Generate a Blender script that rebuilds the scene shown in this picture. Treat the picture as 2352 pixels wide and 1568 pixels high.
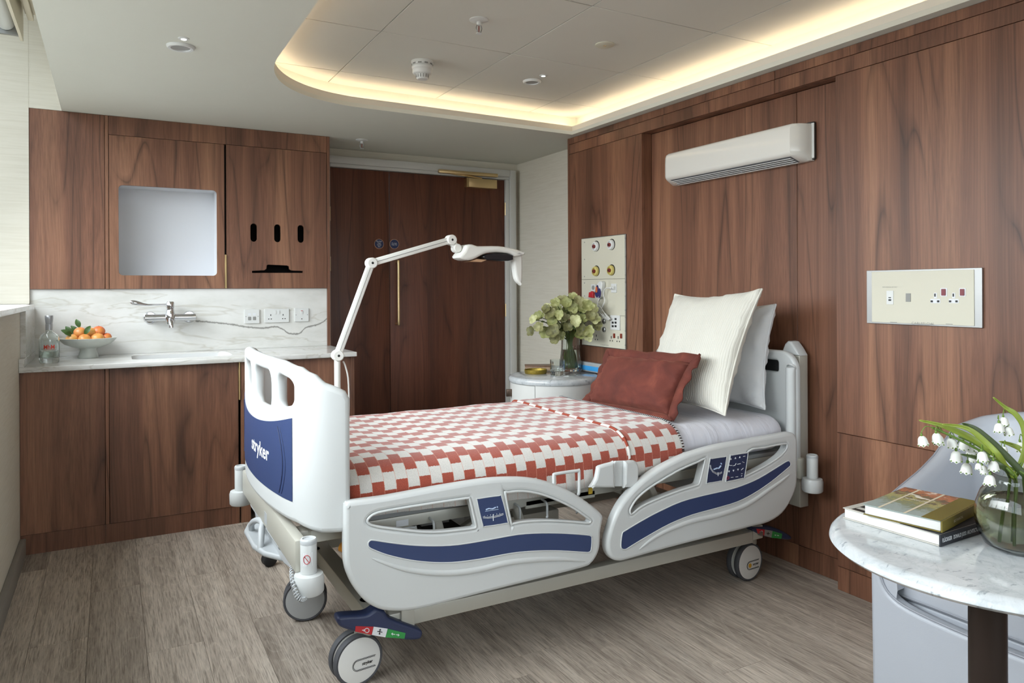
import bpy, bmesh, math, random
from mathutils import Vector, Matrix, noise as mnoise
random.seed(7)
sc = bpy.context.scene
for o in list(bpy.data.objects): bpy.data.objects.remove(o)
COL = sc.collection
PI = math.pi

# ------------------------------------------------------------------ camera
F, CX, H = 1676.0, 1176.0, 1.27
HY = 667 - (CX - 254) * 19 / 3967
ROLL = math.atan(19 / 3967)
YAW = math.atan((CX - 254) / F)
FW = Vector((math.sin(YAW), math.cos(YAW), 0)); RT = Vector((math.cos(YAW), -math.sin(YAW), 0)); UP = Vector((0, 0, 1))
CAMP = Vector((0, 0, H))
cr, sr = math.cos(ROLL), math.sin(ROLL)
r_, u_ = RT * cr - UP * sr, RT * sr + UP * cr
cam = bpy.data.cameras.new('camera'); cam.sensor_width = 36; cam.lens = 36 * F / 2352
cam.shift_y = -(784 - HY) / 2352; cam.clip_start = 0.02
camo = bpy.data.objects.new('camera', cam); COL.objects.link(camo)
camo.matrix_world = Matrix(((r_.x, u_.x, -FW.x, 0), (r_.y, u_.y, -FW.y, 0), (r_.z, u_.z, -FW.z, H), (0, 0, 0, 1)))
sc.camera = camo

# ------------------------------------------------------------------ light
sc.view_settings.view_transform = 'Standard'; sc.view_settings.look = 'None'
sc.view_settings.gamma = 1; sc.view_settings.use_curve_mapping = False
sc.view_settings.exposure = -0.10
W = bpy.data.worlds.new('sky'); sc.world = W; W.use_nodes = True
bgn = W.node_tree.nodes['Background']; tcw = W.node_tree.nodes.new('ShaderNodeTexCoord'); sxw = W.node_tree.nodes.new('ShaderNodeSeparateXYZ'); rmw = W.node_tree.nodes.new('ShaderNodeValToRGB')
W.node_tree.links.new(tcw.outputs['Generated'], sxw.inputs[0]); W.node_tree.links.new(sxw.outputs[2], rmw.inputs[0]); W.node_tree.links.new(rmw.outputs[0], bgn.inputs[0])
e_ = rmw.color_ramp.elements; e_[0].position = .0; e_[0].color = (.10, .11, .10, 1); e_[1].position = .06; e_[1].color = (.80, .91, 1.0, 1)   # ground below, overcast sky above
bgn.inputs[1].default_value = 5.0
def area(name, loc, rot, sx, sy, power, color):
    l = bpy.data.lights.new(name, 'AREA'); l.shape = 'RECTANGLE'; l.size = sx; l.size_y = sy; l.energy = power; l.color = color
    o = bpy.data.objects.new(name, l); COL.objects.link(o); o.location = loc; o.rotation_euler = rot
    return o
# daylight just outside the long left window and the window of the wall behind the camera
wl_ = area('window_daylight', (-0.80, 2.55, 1.78), (0, -math.radians(56), 0), 0.85, 3.6, 66, (0.92, 0.97, 1.0))
wl_.data.spread = math.radians(116)
rl_ = area('rear_window_daylight', (1.3, -1.60, 1.75), (math.radians(72), 0, 0), 2.2, 1.1, 18, (0.95, 0.98, 1.0))

# ------------------------------------------------------------------ pixel -> point
def ray(x, y):
    u, v = x - CX, HY - y
    return FW * F + RT * (u * cr + v * sr) + UP * (-u * sr + v * cr)
def onX(x, y, X): d = ray(x, y); return CAMP + d * (X / d.x)
def onY(x, y, Y): d = ray(x, y); return CAMP + d * (Y / d.y)
def onZ(x, y, Z): d = ray(x, y); return CAMP + d * ((Z - H) / d.z)
def zc(ox, oy, s, pts): return [(ox + p[0] / s, oy + p[1] / s) for p in pts]

# ------------------------------------------------------------------ materials
def lin(h):
    h = h.lstrip('#'); c = [int(h[i:i + 2], 16) / 255 for i in (0, 2, 4)]
    return tuple([(v / 12.92 if v <= 0.04045 else ((v + 0.055) / 1.055) ** 2.4) for v in c] + [1.0])
MATS = {}
class NT:
    def __init__(s, name):
        s.m = bpy.data.materials.new(name); s.m.use_nodes = True; s.t = s.m.node_tree
        s.b = s.t.nodes['Principled BSDF']; MATS[name] = s.m
    def n(s, typ, **kw):
        nd = s.t.nodes.new(typ)
        for k, v in kw.items():
            if k.startswith('i_'):
                nd.inputs[int(k[2:]) if k[2:].isdigit() else k[2:].replace('_', ' ')].default_value = v
            else: setattr(nd, k, v)
        return nd
    def l(s, a, b): s.t.links.new(a, b)
    def math(s, op, a, b=None, clamp=False):
        nd = s.n('ShaderNodeMath', operation=op); nd.use_clamp = clamp
        for i, v in enumerate((a, b)):
            if v is None: continue
            if isinstance(v, (int, float)): nd.inputs[i].default_value = v
            else: s.l(v, nd.inputs[i])
        return nd.outputs[0]
    def mix(s, f, a, b, blend='MIX'):
        nd = s.n('ShaderNodeMix', data_type='RGBA', blend_type=blend)
        for i, v in ((0, f), (6, a), (7, b)):
            if isinstance(v, (int, float, tuple)): nd.inputs[i].default_value = v
            else: s.l(v, nd.inputs[i])
        return nd.outputs[2]
    def ramp(s, fac, stops):
        nd = s.n('ShaderNodeValToRGB'); e = nd.color_ramp.elements
        while len(e) < len(stops): e.new(0.5)
        for el, (p, c) in zip(e, stops): el.position = p; el.color = c if isinstance(c, tuple) else lin(c)
        s.l(fac, nd.inputs[0]); return nd.outputs[0]
    def coords(s, kind='Object', scale=(1, 1, 1), rnd=0.0):
        tc = s.n('ShaderNodeTexCoord'); v = tc.outputs[kind]
        if rnd:
            oi = s.n('ShaderNodeObjectInfo'); sm = s.n('ShaderNodeVectorMath', operation='SCALE'); sm.inputs[0].default_value = (rnd, rnd * .7, rnd * .4)
            s.l(oi.outputs['Random'], sm.inputs['Scale']); ad = s.n('ShaderNodeVectorMath', operation='ADD')
            s.l(v, ad.inputs[0]); s.l(sm.outputs[0], ad.inputs[1]); v = ad.outputs[0]
        mp = s.n('ShaderNodeMapping'); mp.inputs['Scale'].default_value = scale; s.l(v, mp.inputs[0]); return mp.outputs[0]
    def noise(s, vec, scale, detail=4, rough=.55, dist=0):
        nd = s.n('ShaderNodeTexNoise'); nd.inputs['Scale'].default_value = scale; nd.inputs['Detail'].default_value = detail
        nd.inputs['Roughness'].default_value = rough; nd.inputs['Distortion'].default_value = dist
        s.l(vec, nd.inputs['Vector']); return nd.outputs[0]
    def bump(s, h, strength=.2, dist=.01):
        nd = s.n('ShaderNodeBump'); nd.inputs['Strength'].default_value = strength; nd.inputs['Distance'].default_value = dist
        s.l(h, nd.inputs['Height']); s.l(nd.outputs[0], s.b.inputs['Normal'])
    def base(s, c): s.l(c, s.b.inputs['Base Color'])
    def set(s, **kw):
        for k, v in kw.items(): s.b.inputs[k.replace('_', ' ')].default_value = v
def M(name, hexc, rough=.5, metal=0.0, var=.05, vs=6.0, bump=0, bs=80, **kw):
    if name in MATS: return MATS[name]
    t = NT(name); c = lin(hexc); v = t.coords('Object')
    f = t.noise(v, vs, 3)
    t.base(t.mix(f, tuple([min(1, x * (1 - var)) for x in c[:3]] + [1]), tuple([min(1, x * (1 + var)) for x in c[:3]] + [1])))
    t.set(Roughness=rough, Metallic=metal, **kw)
    if bump: t.bump(t.noise(v, bs, 3), bump, .004)
    return t.m
def glass(name, hexc='#ffffff', rough=0.0, ior=1.45):
    t = NT(name); t.set(Base_Color=lin(hexc), Roughness=rough, IOR=ior); t.b.inputs['Transmission Weight'].default_value = 1.0; return t.m
def emit(name, rgb, strength):
    t = NT(name); t.set(Base_Color=(0, 0, 0, 1)); t.b.inputs['Emission Color'].default_value = (*rgb, 1); t.b.inputs['Emission Strength'].default_value = strength; return t.m

def walnut(name, light, mid, dark, streak, rough=.42):
    t = NT(name)
    v = t.coords('Object', (1, 1, .022), rnd=17.0)
    w = t.coords('Object', (1, 1, .18), rnd=17.0)
    wob = t.noise(w, 2.2, 2)
    sc_ = t.n('ShaderNodeVectorMath', operation='SCALE'); sc_.inputs['Scale'].default_value = .12
    nz = t.n('ShaderNodeTexNoise'); nz.inputs['Scale'].default_value = 2.0; t.l(w, nz.inputs['Vector']); t.l(nz.outputs[1], sc_.inputs[0])
    ad = t.n('ShaderNodeVectorMath', operation='ADD'); t.l(v, ad.inputs[0]); t.l(sc_.outputs[0], ad.inputs[1]); v2 = ad.outputs[0]
    broad = t.noise(v2, 6.5, 3, .55); fine = t.noise(v2, 150, 5, .65); line = t.noise(v2, 15, 4, .55)
    col = t.ramp(broad, [(.28, dark), (.50, mid), (.72, light)])
    lowf = t.noise(t.coords('Object', (1, 1, .10), rnd=17.0), 2.6, 2, .45, .15)
    lv = t.math('ABSOLUTE', t.math('SUBTRACT', t.math('FRACT', t.math('MULTIPLY', lowf, 15.0)), .5))
    col = t.mix(t.math('MULTIPLY', t.math('MULTIPLY', t.ramp(lv, [(0, (1, 1, 1, 1)), (.035, (.55, .55, .55, 1)), (.16, (0, 0, 0, 1))]), t.ramp(line, [(.40, (.15, .15, .15, 1)), (.60, (1, 1, 1, 1))])), .72), col, lin(streak))
    f2 = t.ramp(fine, [(.32, (.72, .71, .70, 1)), (.62, (1.12, 1.11, 1.10, 1))])
    col = t.mix(.9, col, f2, 'MULTIPLY')
    pores = t.noise(t.coords('Object', (1, 1, .02), rnd=5), 420, 2)
    col = t.mix(t.math('MULTIPLY', t.ramp(pores, [(.60, (0, 0, 0, 1)), (.76, (1, 1, 1, 1))]), .22), col, lin(streak))
    t.base(col); t.set(Roughness=rough); t.b.inputs['Specular IOR Level'].default_value = .4
    t.bump(fine, .08, .002)
    return t.m
WALNUT = walnut('walnut_veneer', '#92684f', '#76503d', '#593c2d', '#352219')
DOORW = walnut('mahogany_door', '#714432', '#5e3626', '#4b2b1f', '#341c13')

def floor_mat():
    t = NT('grey_oak_plank')
    v = t.coords('Object', (1, .045, 1), rnd=31.0); vm = t.coords('Object', (1, .22, 1), rnd=31.0)
    big = t.noise(vm, 5.5, 2, .5, .6)
    rings = t.math('FRACT', t.math('MULTIPLY', big, 13.0))
    ringl = t.ramp(rings, [(0.0, (1, 1, 1, 1)), (.07, (0, 0, 0, 1)), (.80, (0, 0, 0, 1)), (1.0, (1, 1, 1, 1))])
    fine = t.noise(v, 210, 5, .7); mid = t.noise(v, 22, 4, .6)
    oi = t.n('ShaderNodeObjectInfo')
    col = t.ramp(mid, [(.28, '#958b81'), (.5, '#b0a69b'), (.72, '#c3baaf')])
    col = t.mix(t.math('MULTIPLY', ringl, .30), col, lin('#cfc6ba'))
    fl = t.ramp(fine, [(.36, (.50, .48, .46, 1)), (.50, (1, 1, 1, 1)), (.66, (1.30, 1.29, 1.28, 1))])
    col = t.mix(.85, col, fl, 'MULTIPLY')
    tone = t.ramp(oi.outputs['Random'], [(0, (.80, .78, .76, 1)), (1, (1.08, 1.06, 1.03, 1))])
    col = t.mix(1.0, col, tone, 'MULTIPLY')
    t.base(col); t.set(Roughness=.46); t.b.inputs['Specular IOR Level'].default_value = .35
    t.bump(t.math('ADD', fine, t.math('MULTIPLY', ringl, .6)), .18, .002)
    return t.m
OAK = floor_mat()

def wallpaper():
    t = NT('cream_grasscloth'); v = t.coords('Object', (1, 1, 22)); f = t.noise(v, 5, 4, .6); g = t.noise(t.coords('Object', (1, 1, 14)), 7, 3)
    col = t.ramp(f, [(.25, '#cbc4b4'), (.55, '#d2ccbd'), (.85, '#d8d2c5')])
    col = t.mix(t.math('MULTIPLY', t.ramp(g, [(.70, (0, 0, 0, 1)), (.78, (1, 1, 1, 1))]), .30), col, lin('#b3ab9b'))
    t.base(col); t.set(Roughness=.8); t.bump(f, .05, .003); return t.m
PAPER = wallpaper()

def quartz():
    t = NT('veined_quartz'); v = t.coords('Object', (1, 1, 2.6)); 
    d = t.noise(v, 1.7, 4, .6, .4)
    vein = t.math('ABSOLUTE', t.math('SUBTRACT', d, .5))
    f1 = t.ramp(vein, [(0, (1, 1, 1, 1)), (.012, (0, 0, 0, 1))])
    cloud = t.noise(v, 3.1, 5, .6)
    col = t.ramp(cloud, [(.3, '#c4c3bd'), (.5, '#d3d2ce'), (.7, '#dad9d6')])
    col = t.mix(t.math('MULTIPLY', f1, .38), col, lin('#8d8570'))
    d2 = t.noise(t.coords('Object', (.7, 1, 5)), 2.3, 3, .5, .3); v2 = t.math('ABSOLUTE', t.math('SUBTRACT', d2, .47))
    col = t.mix(t.math('MULTIPLY', t.ramp(v2, [(0, (1, 1, 1, 1)), (.03, (0, 0, 0, 1))]), .22), col, lin('#a39a84'))
    t.base(col); t.set(Roughness=.16); return t.m
QUARTZ = quartz()
def marble(name, rough=.09):
    t = NT(name); v = t.coords('Object')
    d = t.noise(v, 5.0, 7, .62, 1.3); vein = t.math('ABSOLUTE', t.math('SUBTRACT', d, .5))
    cl = t.noise(v, 11, 6, .7, .6)
    col = t.ramp(cl, [(.25, '#a4aaad'), (.45, '#bcc0c2'), (.65, '#cbcecf')])
    col = t.mix(t.math('MULTIPLY', t.ramp(vein, [(0, (1, 1, 1, 1)), (.02, (0, 0, 0, 1))]), .22), col, lin('#8f979b'))
    sp = t.noise(t.coords('Object', (1, 2.2, 1)), 34, 3, .6, .4)
    col = t.mix(t.math('MULTIPLY', t.ramp(sp, [(.60, (0, 0, 0, 1)), (.70, (1, 1, 1, 1))]), .6), col, lin('#6d767b'))
    t.base(col); t.set(Roughness=rough); return t.m
MARBLE = marble('carrara_marble')

CEILM = M('ceiling_paint', '#d7d7cc', .75, var=.015)
TILEM = M('ceiling_tile_white', '#d6d4ca', .7, var=.012)
FASCIAM = M('cove_fascia_paint', '#dcd6c9', .6, var=.01)
TRIMW = M('white_trim_paint', '#c3c2bd', .4, var=.02)
SKIRT = M('grey_skirting_vinyl', '#8d8a84', .5, var=.03)
BRASS = M('brushed_brass', '#dcc394', .36, 1.0, var=.05)
BRASS2 = M('champagne_trim', '#b59c70', .4, .9)
CHROME = M('polished_chrome', '#d9dadd', .08, 1.0, var=.01)
STEEL = M('satin_steel', '#9b9b99', .42, 1.0, var=.02)
BLACK = M('matt_black', '#141414', .6, var=.1)
DARKV = M('dark_void', '#1a1512', .9, var=.1)
WPLAST = M('white_plastic', '#d3d4d1', .32, var=.012)
BEDPL = M('bed_white_polymer', '#c6c9c8', .34, var=.012)
BEDMET = M('bed_cream_metal', '#b9b7ac', .38, .15, var=.02)
BEDGR = M('bed_grey_polymer', '#b0b4b6', .4, var=.02)
NAVY = M('navy_laminate', '#2e3d63', .42, var=.05)
NAVYD = M('navy_dark', '#26304f', .45, var=.05)
TYRE = M('grey_rubber', '#4b4c50', .7, var=.06)
RUBB = M('black_rubber', '#1c1c1e', .6, var=.06)
NICHE = M('niche_white_lining', '#d4d5d8', .55, var=.01)
PANELW = M('panel_cream_enamel', '#c9c5b3', .45, var=.012)
LEATH = M('pale_grey_leather', '#a3a7ae', .42, var=.03, bump=.05, bs=260)
LEATHS = M('leather_seam', '#8b8e95', .5, var=.03)
BRONZE = M('dark_bronze', '#352b26', .38, .55, var=.12)
WHITEP = M('print_white', '#d8dadc', .5, var=.01)
BLACKP = M('print_black', '#161616', .5, var=.01)
REDP = M('print_red', '#b3262e', .45, var=.03)
GREENP = M('print_green', '#2f8f45', .45, var=.03)
GREYP = M('print_grey', '#8a8a86', .5, var=.02)
PAGES = M('book_pages', '#c9c8c3', .7, var=.03)
GLASS = glass('clear_glass', '#f6fbfa')
SMOKE = glass('smoked_glass', '#c9cbc4')
WATER = glass('water', '#dfe6dc', 0, 1.33)

# ------------------------------------------------------------------ mesh helpers
def addobj(name, me, mat=None, parent=None, smooth=None):
    o = bpy.data.objects.new(name, me); COL.objects.link(o)
    if mat is not None and not me.materials: me.materials.append(mat)
    if smooth is not None and len(me.polygons):
        me.polygons.foreach_set('use_smooth', [True] * len(me.polygons))
        me.set_sharp_from_angle(angle=math.radians(smooth))
    if parent is not None: par(o, parent)
    return o
def par(o, p):
    o.parent = p; o.matrix_parent_inverse = Matrix.Translation(-p.location)
def tag(o, label=None, cat=None, group=None, kind=None):
    for k, v in (('label', label), ('category', cat), ('group', group), ('kind', kind)):
        if v: o[k] = v
    return o
def thing(name, label, cat, loc=(0, 0, 0), group=None):
    o = bpy.data.objects.new(name, None); o.empty_display_size = .05; COL.objects.link(o); o.location = loc
    return tag(o, label, cat, group)
def struct(name, label=None):
    return None
def frombm(name, bm, mat=None, parent=None, smooth=None):
    me = bpy.data.meshes.new(name); bm.normal_update(); bm.to_mesh(me); bm.free()
    return addobj(name, me, mat, parent, smooth)
def bm_box(bm, x0, x1, y0, y1, z0, z1, bevel=0, seg=2):
    r = bmesh.ops.create_cube(bm, size=1)
    vs = r['verts']
    for v in vs: v.co = Vector(((x0 + x1) / 2 + v.co.x * (x1 - x0), (y0 + y1) / 2 + v.co.y * (y1 - y0), (z0 + z1) / 2 + v.co.z * (z1 - z0)))
    if bevel:
        es = list({e for v in vs for e in v.link_edges})
        bmesh.ops.bevel(bm, geom=es, offset=bevel, segments=seg, affect='EDGES', profile=.5)
def box(name, x0, x1, y0, y1, z0, z1, mat, parent=None, bevel=0, seg=2):
    bm = bmesh.new(); bm_box(bm, min(x0, x1), max(x0, x1), min(y0, y1), max(y0, y1), min(z0, z1), max(z0, z1), bevel, seg)
    return frombm(name, bm, mat, parent, 40 if bevel else None)
def frame_of(d):
    d = d.normalized(); a = Vector((0, 0, 1)) if abs(d.z) < .9 else Vector((1, 0, 0))
    u = d.cross(a).normalized(); return u, d.cross(u).normalized()
def bm_tube(bm, pts, rad, n=10, caps=True, closed=False, flat=1.0, upv=None):
    pts = [Vector(p) for p in pts]; m = len(pts)
    rads = rad if isinstance(rad, (list, tuple)) else [rad] * m
    rings = []; u = None
    for i, p in enumerate(pts):
        if closed: d = pts[(i + 1) % m] - pts[i - 1]
        else: d = pts[min(i + 1, m - 1)] - pts[max(i - 1, 0)]
        d = d.normalized() if d.length > 1e-9 else Vector((0, 0, 1))
        if upv is not None: u = (Vector(upv) - d * d.dot(Vector(upv))).normalized()
        elif u is None: u, _ = frame_of(d)
        else:
            u = u - d * u.dot(d)
            u = u.normalized() if u.length > 1e-6 else frame_of(d)[0]
        w = d.cross(u)
        rings.append([bm.verts.new(p + (u * math.cos(2 * PI * k / n) + w * flat * math.sin(2 * PI * k / n)) * rads[i]) for k in range(n)])
    for i in range(m if closed else m - 1):
        a, b = rings[i], rings[(i + 1) % m]
        for k in range(n): bm.faces.new((a[k], a[(k + 1) % n], b[(k + 1) % n], b[k]))
    if caps and not closed:
        bm.faces.new(list(reversed(rings[0]))); bm.faces.new(rings[-1])
def tube(name, pts, rad, mat, parent=None, n=10, closed=False, flat=1.0, upv=None):
    bm = bmesh.new(); bm_tube(bm, pts, rad, n, True, closed, flat, upv); bmesh.ops.recalc_face_normals(bm, faces=bm.faces)
    return frombm(name, bm, mat, parent, 50)
def bm_lathe(bm, prof, c=(0, 0, 0), axis='Z', n=32, ripple=None):
    c = Vector(c); rings = []
    for (r, h) in prof:
        ring = []
        for k in range(n):
            a = 2 * PI * k / n; rr = r * (1 + (ripple(a, h) if ripple else 0))
            x, y = rr * math.cos(a), rr * math.sin(a)
            p = {'Z': Vector((x, y, h)), 'Y': Vector((x, h, y)), 'X': Vector((h, x, y))}[axis] if not isinstance(axis, Matrix) else axis @ Vector((x, y, h))
            ring.append(bm.verts.new(c + p))
        rings.append(ring)
    for a, b in zip(rings, rings[1:]):
        for k in range(n): bm.faces.new((a[k], a[(k + 1) % n], b[(k + 1) % n], b[k]))
    if prof[0][0] > 1e-5: bm.faces.new(list(reversed(rings[0])))
    if prof[-1][0] > 1e-5: bm.faces.new(rings[-1])
    bmesh.ops.remove_doubles(bm, verts=bm.verts, dist=1e-6)
def lathe(name, prof, c, mat, parent=None, axis='Z', n=32, smooth=40, ripple=None):
    bm = bmesh.new(); bm_lathe(bm, prof, c, axis, n, ripple); bmesh.ops.recalc_face_normals(bm, faces=bm.faces)
    return frombm(name, bm, mat, parent, smooth)
def dirmat(d):
    d = Vector(d).normalized(); u, w = frame_of(d); return Matrix((u, w, d)).transposed()
def crom(pts, k=6, closed=True):
    pts = [Vector(p) for p in pts]; n = len(pts); out = []
    rng = range(n) if closed else range(n - 1)
    for i in rng:
        if closed: p0, p1, p2, p3 = pts[i - 1], pts[i], pts[(i + 1) % n], pts[(i + 2) % n]
        else: p0, p1, p2, p3 = pts[max(i - 1, 0)], pts[i], pts[i + 1], pts[min(i + 2, n - 1)]
        for j in range(k):
            t = j / k
            out.append(.5 * ((2 * p1) + (p2 - p0) * t + (2 * p0 - 5 * p1 + 4 * p2 - p3) * t * t + (3 * p1 - p0 - 3 * p2 + p3) * t ** 3))
    if not closed: out.append(pts[-1])
    return out
def rrect(x0, x1, y0, y1, r, k=5):
    x0, x1 = min(x0, x1), max(x0, x1); y0, y1 = min(y0, y1), max(y0, y1)
    r = min(r, (x1 - x0) / 2 - 1e-5, (y1 - y0) / 2 - 1e-5); o = []
    for cx, cy, a0 in ((x1 - r, y1 - r, 0), (x0 + r, y1 - r, 90), (x0 + r, y0 + r, 180), (x1 - r, y0 + r, 270)):
        for j in range(k + 1): a = math.radians(a0 + 90 * j / k); o.append((cx + r * math.cos(a), cy + r * math.sin(a)))
    return o
def curve_mesh(cu):
    o = bpy.data.objects.new('tmp', cu); COL.objects.link(o)
    dg = bpy.context.evaluated_depsgraph_get(); dg.update()
    me = bpy.data.meshes.new_from_object(o.evaluated_get(dg)); me.materials.clear()
    bpy.data.objects.remove(o); bpy.data.curves.remove(cu); return me
AX = {'Y-': (Vector((1, 0, 0)), Vector((0, 0, 1)), Vector((0, -1, 0))), 'X-': (Vector((0, -1, 0)), Vector((0, 0, 1)), Vector((-1, 0, 0))),
      'Z+': (Vector((1, 0, 0)), Vector((0, 1, 0)), Vector((0, 0, 1)))}
def flat_mesh(loops, t, bevel=0, res=2):
    cu = bpy.data.curves.new('tmp', 'CURVE'); cu.dimensions = '2D'; cu.fill_mode = 'BOTH'
    b = min(bevel, t / 2 - 1e-5) if bevel else 0
    cu.extrude = t / 2 - b; cu.bevel_depth = b; cu.bevel_resolution = res; cu.offset = -b
    for lp in loops:
        s = cu.splines.new('POLY'); s.points.add(len(lp) - 1); s.use_cyclic_u = True
        for p, q in zip(s.points, lp): p.co = (q[0], q[1], 0, 1)
    return curve_mesh(cu)
def plate(name, loops, axis, depth, t, mat, parent=None, bevel=0, res=2, smooth=35):
    """loops: outline + holes in the plane's (u, v); depth: coordinate of the front face along the plane's own axis; t goes inwards."""
    me = flat_mesh(loops, t, bevel, res); U, V, N = AX[axis]
    org = {'Y-': Vector((0, depth, 0)), 'X-': Vector((depth, 0, 0)), 'Z+': Vector((0, 0, depth))}[axis]
    for v in me.vertices:
        v.co = org + U * v.co.x + V * v.co.y + N * (v.co.z - t / 2)
    return addobj(name, me, mat, parent, smooth)
def uvX(pts): return [(-p.y, p.z) for p in pts]      # points on an X- plane -> (u, v)
def uvY(pts): return [(p.x, p.z) for p in pts]
def pxY(pts, Y): return [(p.x, p.z) for p in (onY(q[0], q[1], Y) for q in pts)]
def pxX(pts, X): return [(-p.y, p.z) for p in (onX(q[0], q[1], X) for q in pts)]
def text(name, body, org, U, V, h, mat, parent=None, width=None, align='CENTER', ext=.0004, shear=0.0, bold=0.0, line=1.0):
    cu = bpy.data.curves.new('tmp', 'FONT'); cu.body = body; cu.size = 1; cu.align_x = align; cu.align_y = 'CENTER'; cu.extrude = 0.0
    cu.shear = shear; cu.offset = bold; cu.space_line = line
    cu.resolution_u = 3
    me = curve_mesh(cu)
    xs = [v.co.x for v in me.vertices]; ys = [v.co.y for v in me.vertices]
    if not xs: return None
    sy = h / (max(ys) - min(ys)); sx = sy if not width else width / (max(xs) - min(xs))
    ym = (max(ys) + min(ys)) / 2; xm = (max(xs) + min(xs)) / 2 if align == 'CENTER' else min(xs)
    U = Vector(U).normalized(); V = Vector(V).normalized(); N = U.cross(V)
    for v in me.vertices: v.co = Vector(org) + U * ((v.co.x - xm) * sx) + V * ((v.co.y - ym) * sy) + N * ext
    return addobj(name, me, mat, parent)
UY, VY = Vector((1, 0, 0)), Vector((0, 0, 1))
UX, VX = Vector((0, -1, 0)), Vector((0, 0, 1))
def clone(root, off, label=None):
    def cp(o, p):
        c = o.copy(); COL.objects.link(c)
        if p is None: c.location = o.location + Vector(off)
        else: c.parent = p
        for ch in o.children: cp(ch, c)
        return c
    r = cp(root, None)
    if label: r['label'] = label
    return r
# ================================================================== SETTING
ZC, XL, YF, XB, XW, XA, YB = 2.264, -0.385, 5.11, 2.865, 2.671, 2.741, -1.7
def S(o, label, cat=None):
    o['kind'] = 'structure'; o['label'] = label
    return o
# floor and its planks
fl = S(box('floor', -1.0, 3.1, YB - .1, 5.3, -.12, -.006, M('floor_screed', '#6f675e', .8)), 'grey oak plank floor of the room')
PWID = .1835
joints = {-2: 3.95, -1: 3.1, 0: 3.545, 1: 2.857, 2: 3.53, 3: 2.95, 4: 3.75, 5: 2.6, 6: 3.3, 7: 2.2, 8: 2.9, 9: 2.55, 10: 1.77, 11: 2.62, 12: 2.1, 13: 1.6, 14: 2.45, 15: 1.9}
pm = None
def plank(x0, x1, y0, y1):
    b = bmesh.new(); bm_box(b, -(x1 - x0) / 2, (x1 - x0) / 2, -(y1 - y0) / 2, (y1 - y0) / 2, -.006, 0)
    me = bpy.data.meshes.new('plank'); b.to_mesh(me); b.free()
    o = addobj('plank', me, OAK, fl); o.location = ((x0 + x1) / 2, (y0 + y1) / 2, 0)
for c, j in joints.items():
    x0 = .106 + (c - 1) * PWID; x1 = x0 + PWID
    x0, x1 = max(x0, XL), min(x1, XB)
    ys = [j + 1.22 * k for k in range(-4, 5)]
    for a, b in zip(ys, ys[1:]):
        a, b = max(a, .1), min(b, YF)
        if b - a > .02 and x1 - x0 > .01: plank(x0 + .0006, x1 - .0006, a + .0006, b - .0006)

# ceiling: flat soffit with a tray opening, lip, cove and tiles
def bez(p, n):
    return [tuple((1 - t) ** 3 * p[0][k] + 3 * (1 - t) ** 2 * t * p[1][k] + 3 * (1 - t) * t * t * p[2][k] + t ** 3 * p[3][k] for k in (0, 1)) for t in [i / n for i in range(n + 1)]]
lipc = [Vector((x, y, 0)) for x, y in bez([(1.2, 3.895), (.95, 3.886), (.631, 3.70), (.631, 3.2)], 28)]
LIP = [(2.621, 3.948)] + [(p.x, p.y) for p in lipc] + [(.632, .25), (2.621, .25)]
def offs(poly, d):
    n = len(poly); out = []
    area2 = sum(poly[i][0] * poly[(i + 1) % n][1] - poly[(i + 1) % n][0] * poly[i][1] for i in range(n)); sg = 1 if area2 > 0 else -1
    for i in range(n):
        p0, p1, p2 = Vector(poly[i - 1]), Vector(poly[i]), Vector(poly[(i + 1) % n])
        a = (p1 - p0).normalized(); b = (p2 - p1).normalized()
        na = Vector((a.y, -a.x)) * sg; nb = Vector((b.y, -b.x)) * sg
        m = (na + nb); m = m / max(.35, m.length_squared / 2) if m.length > 1e-6 else na
        out.append(tuple(p1 + m * d))
    return out
def band(name, poly, z0, z1, t, mat, parent):
    """upright strip along a closed plan line, t thick to the outside"""
    bm = bmesh.new(); o = offs(poly, t); n = len(poly); R = []
    for i in range(n): R.append([bm.verts.new((*poly[i], z0)), bm.verts.new((*poly[i], z1)), bm.verts.new((*o[i], z1)), bm.verts.new((*o[i], z0))])
    for i in range(n):
        a, b = R[i], R[(i + 1) % n]
        for k in range(4): bm.faces.new((a[k], a[(k + 1) % 4], b[(k + 1) % 4], b[k]))
    bmesh.ops.recalc_face_normals(bm, faces=bm.faces)
    return frombm(name, bm, mat, parent, 30)
ce = S(plate('ceiling', [[(-.232, YB), (3.0, YB), (3.0, 5.2), (-.232, 5.2)], LIP], 'Z+', ZC + .022, .022, CEILM, smooth=None), 'pale plaster ceiling with a round-cornered lit tray')
band('cove_fascia', offs(LIP, .0005), ZC + .0002, 2.318, .012, FASCIAM, ce)
OUT = offs(LIP, .095)
band('cove_wall', OUT, ZC + .022, 2.402, .01, CEILM, ce)
plate('cove_ledge', [offs(LIP, .11), offs(LIP, .012)], 'Z+', 2.290, .003, CEILM, ce, smooth=None)
box('tray_slab', .2, 2.95, 0, 4.35, 2.408, 2.44, CEILM, ce)
ZU = 2.40; gx = [.20, 1.045, 1.697, 2.352, 2.95]; gy = [.1, .466, 1.112, 1.758, 2.404, 3.078, 3.742, 4.30]
for i in range(4):
    for j in range(7):
        box('ceiling_tile', gx[i] + .0022, gx[i + 1] - .0022, gy[j] + .0022, gy[j + 1] - .0022, ZU, ZU + .008, TILEM, ce, .0012, 1)
# LED strip behind the lip
LEDM = emit('warm_led', (1.0, .78, .56), 14.0)
led = band('cove_light', offs(LIP, .035), 2.305, 2.3135, .010, LEDM, None)
tag(led, 'warm LED strip glowing behind the lip of the ceiling tray', 'light strip')

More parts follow.
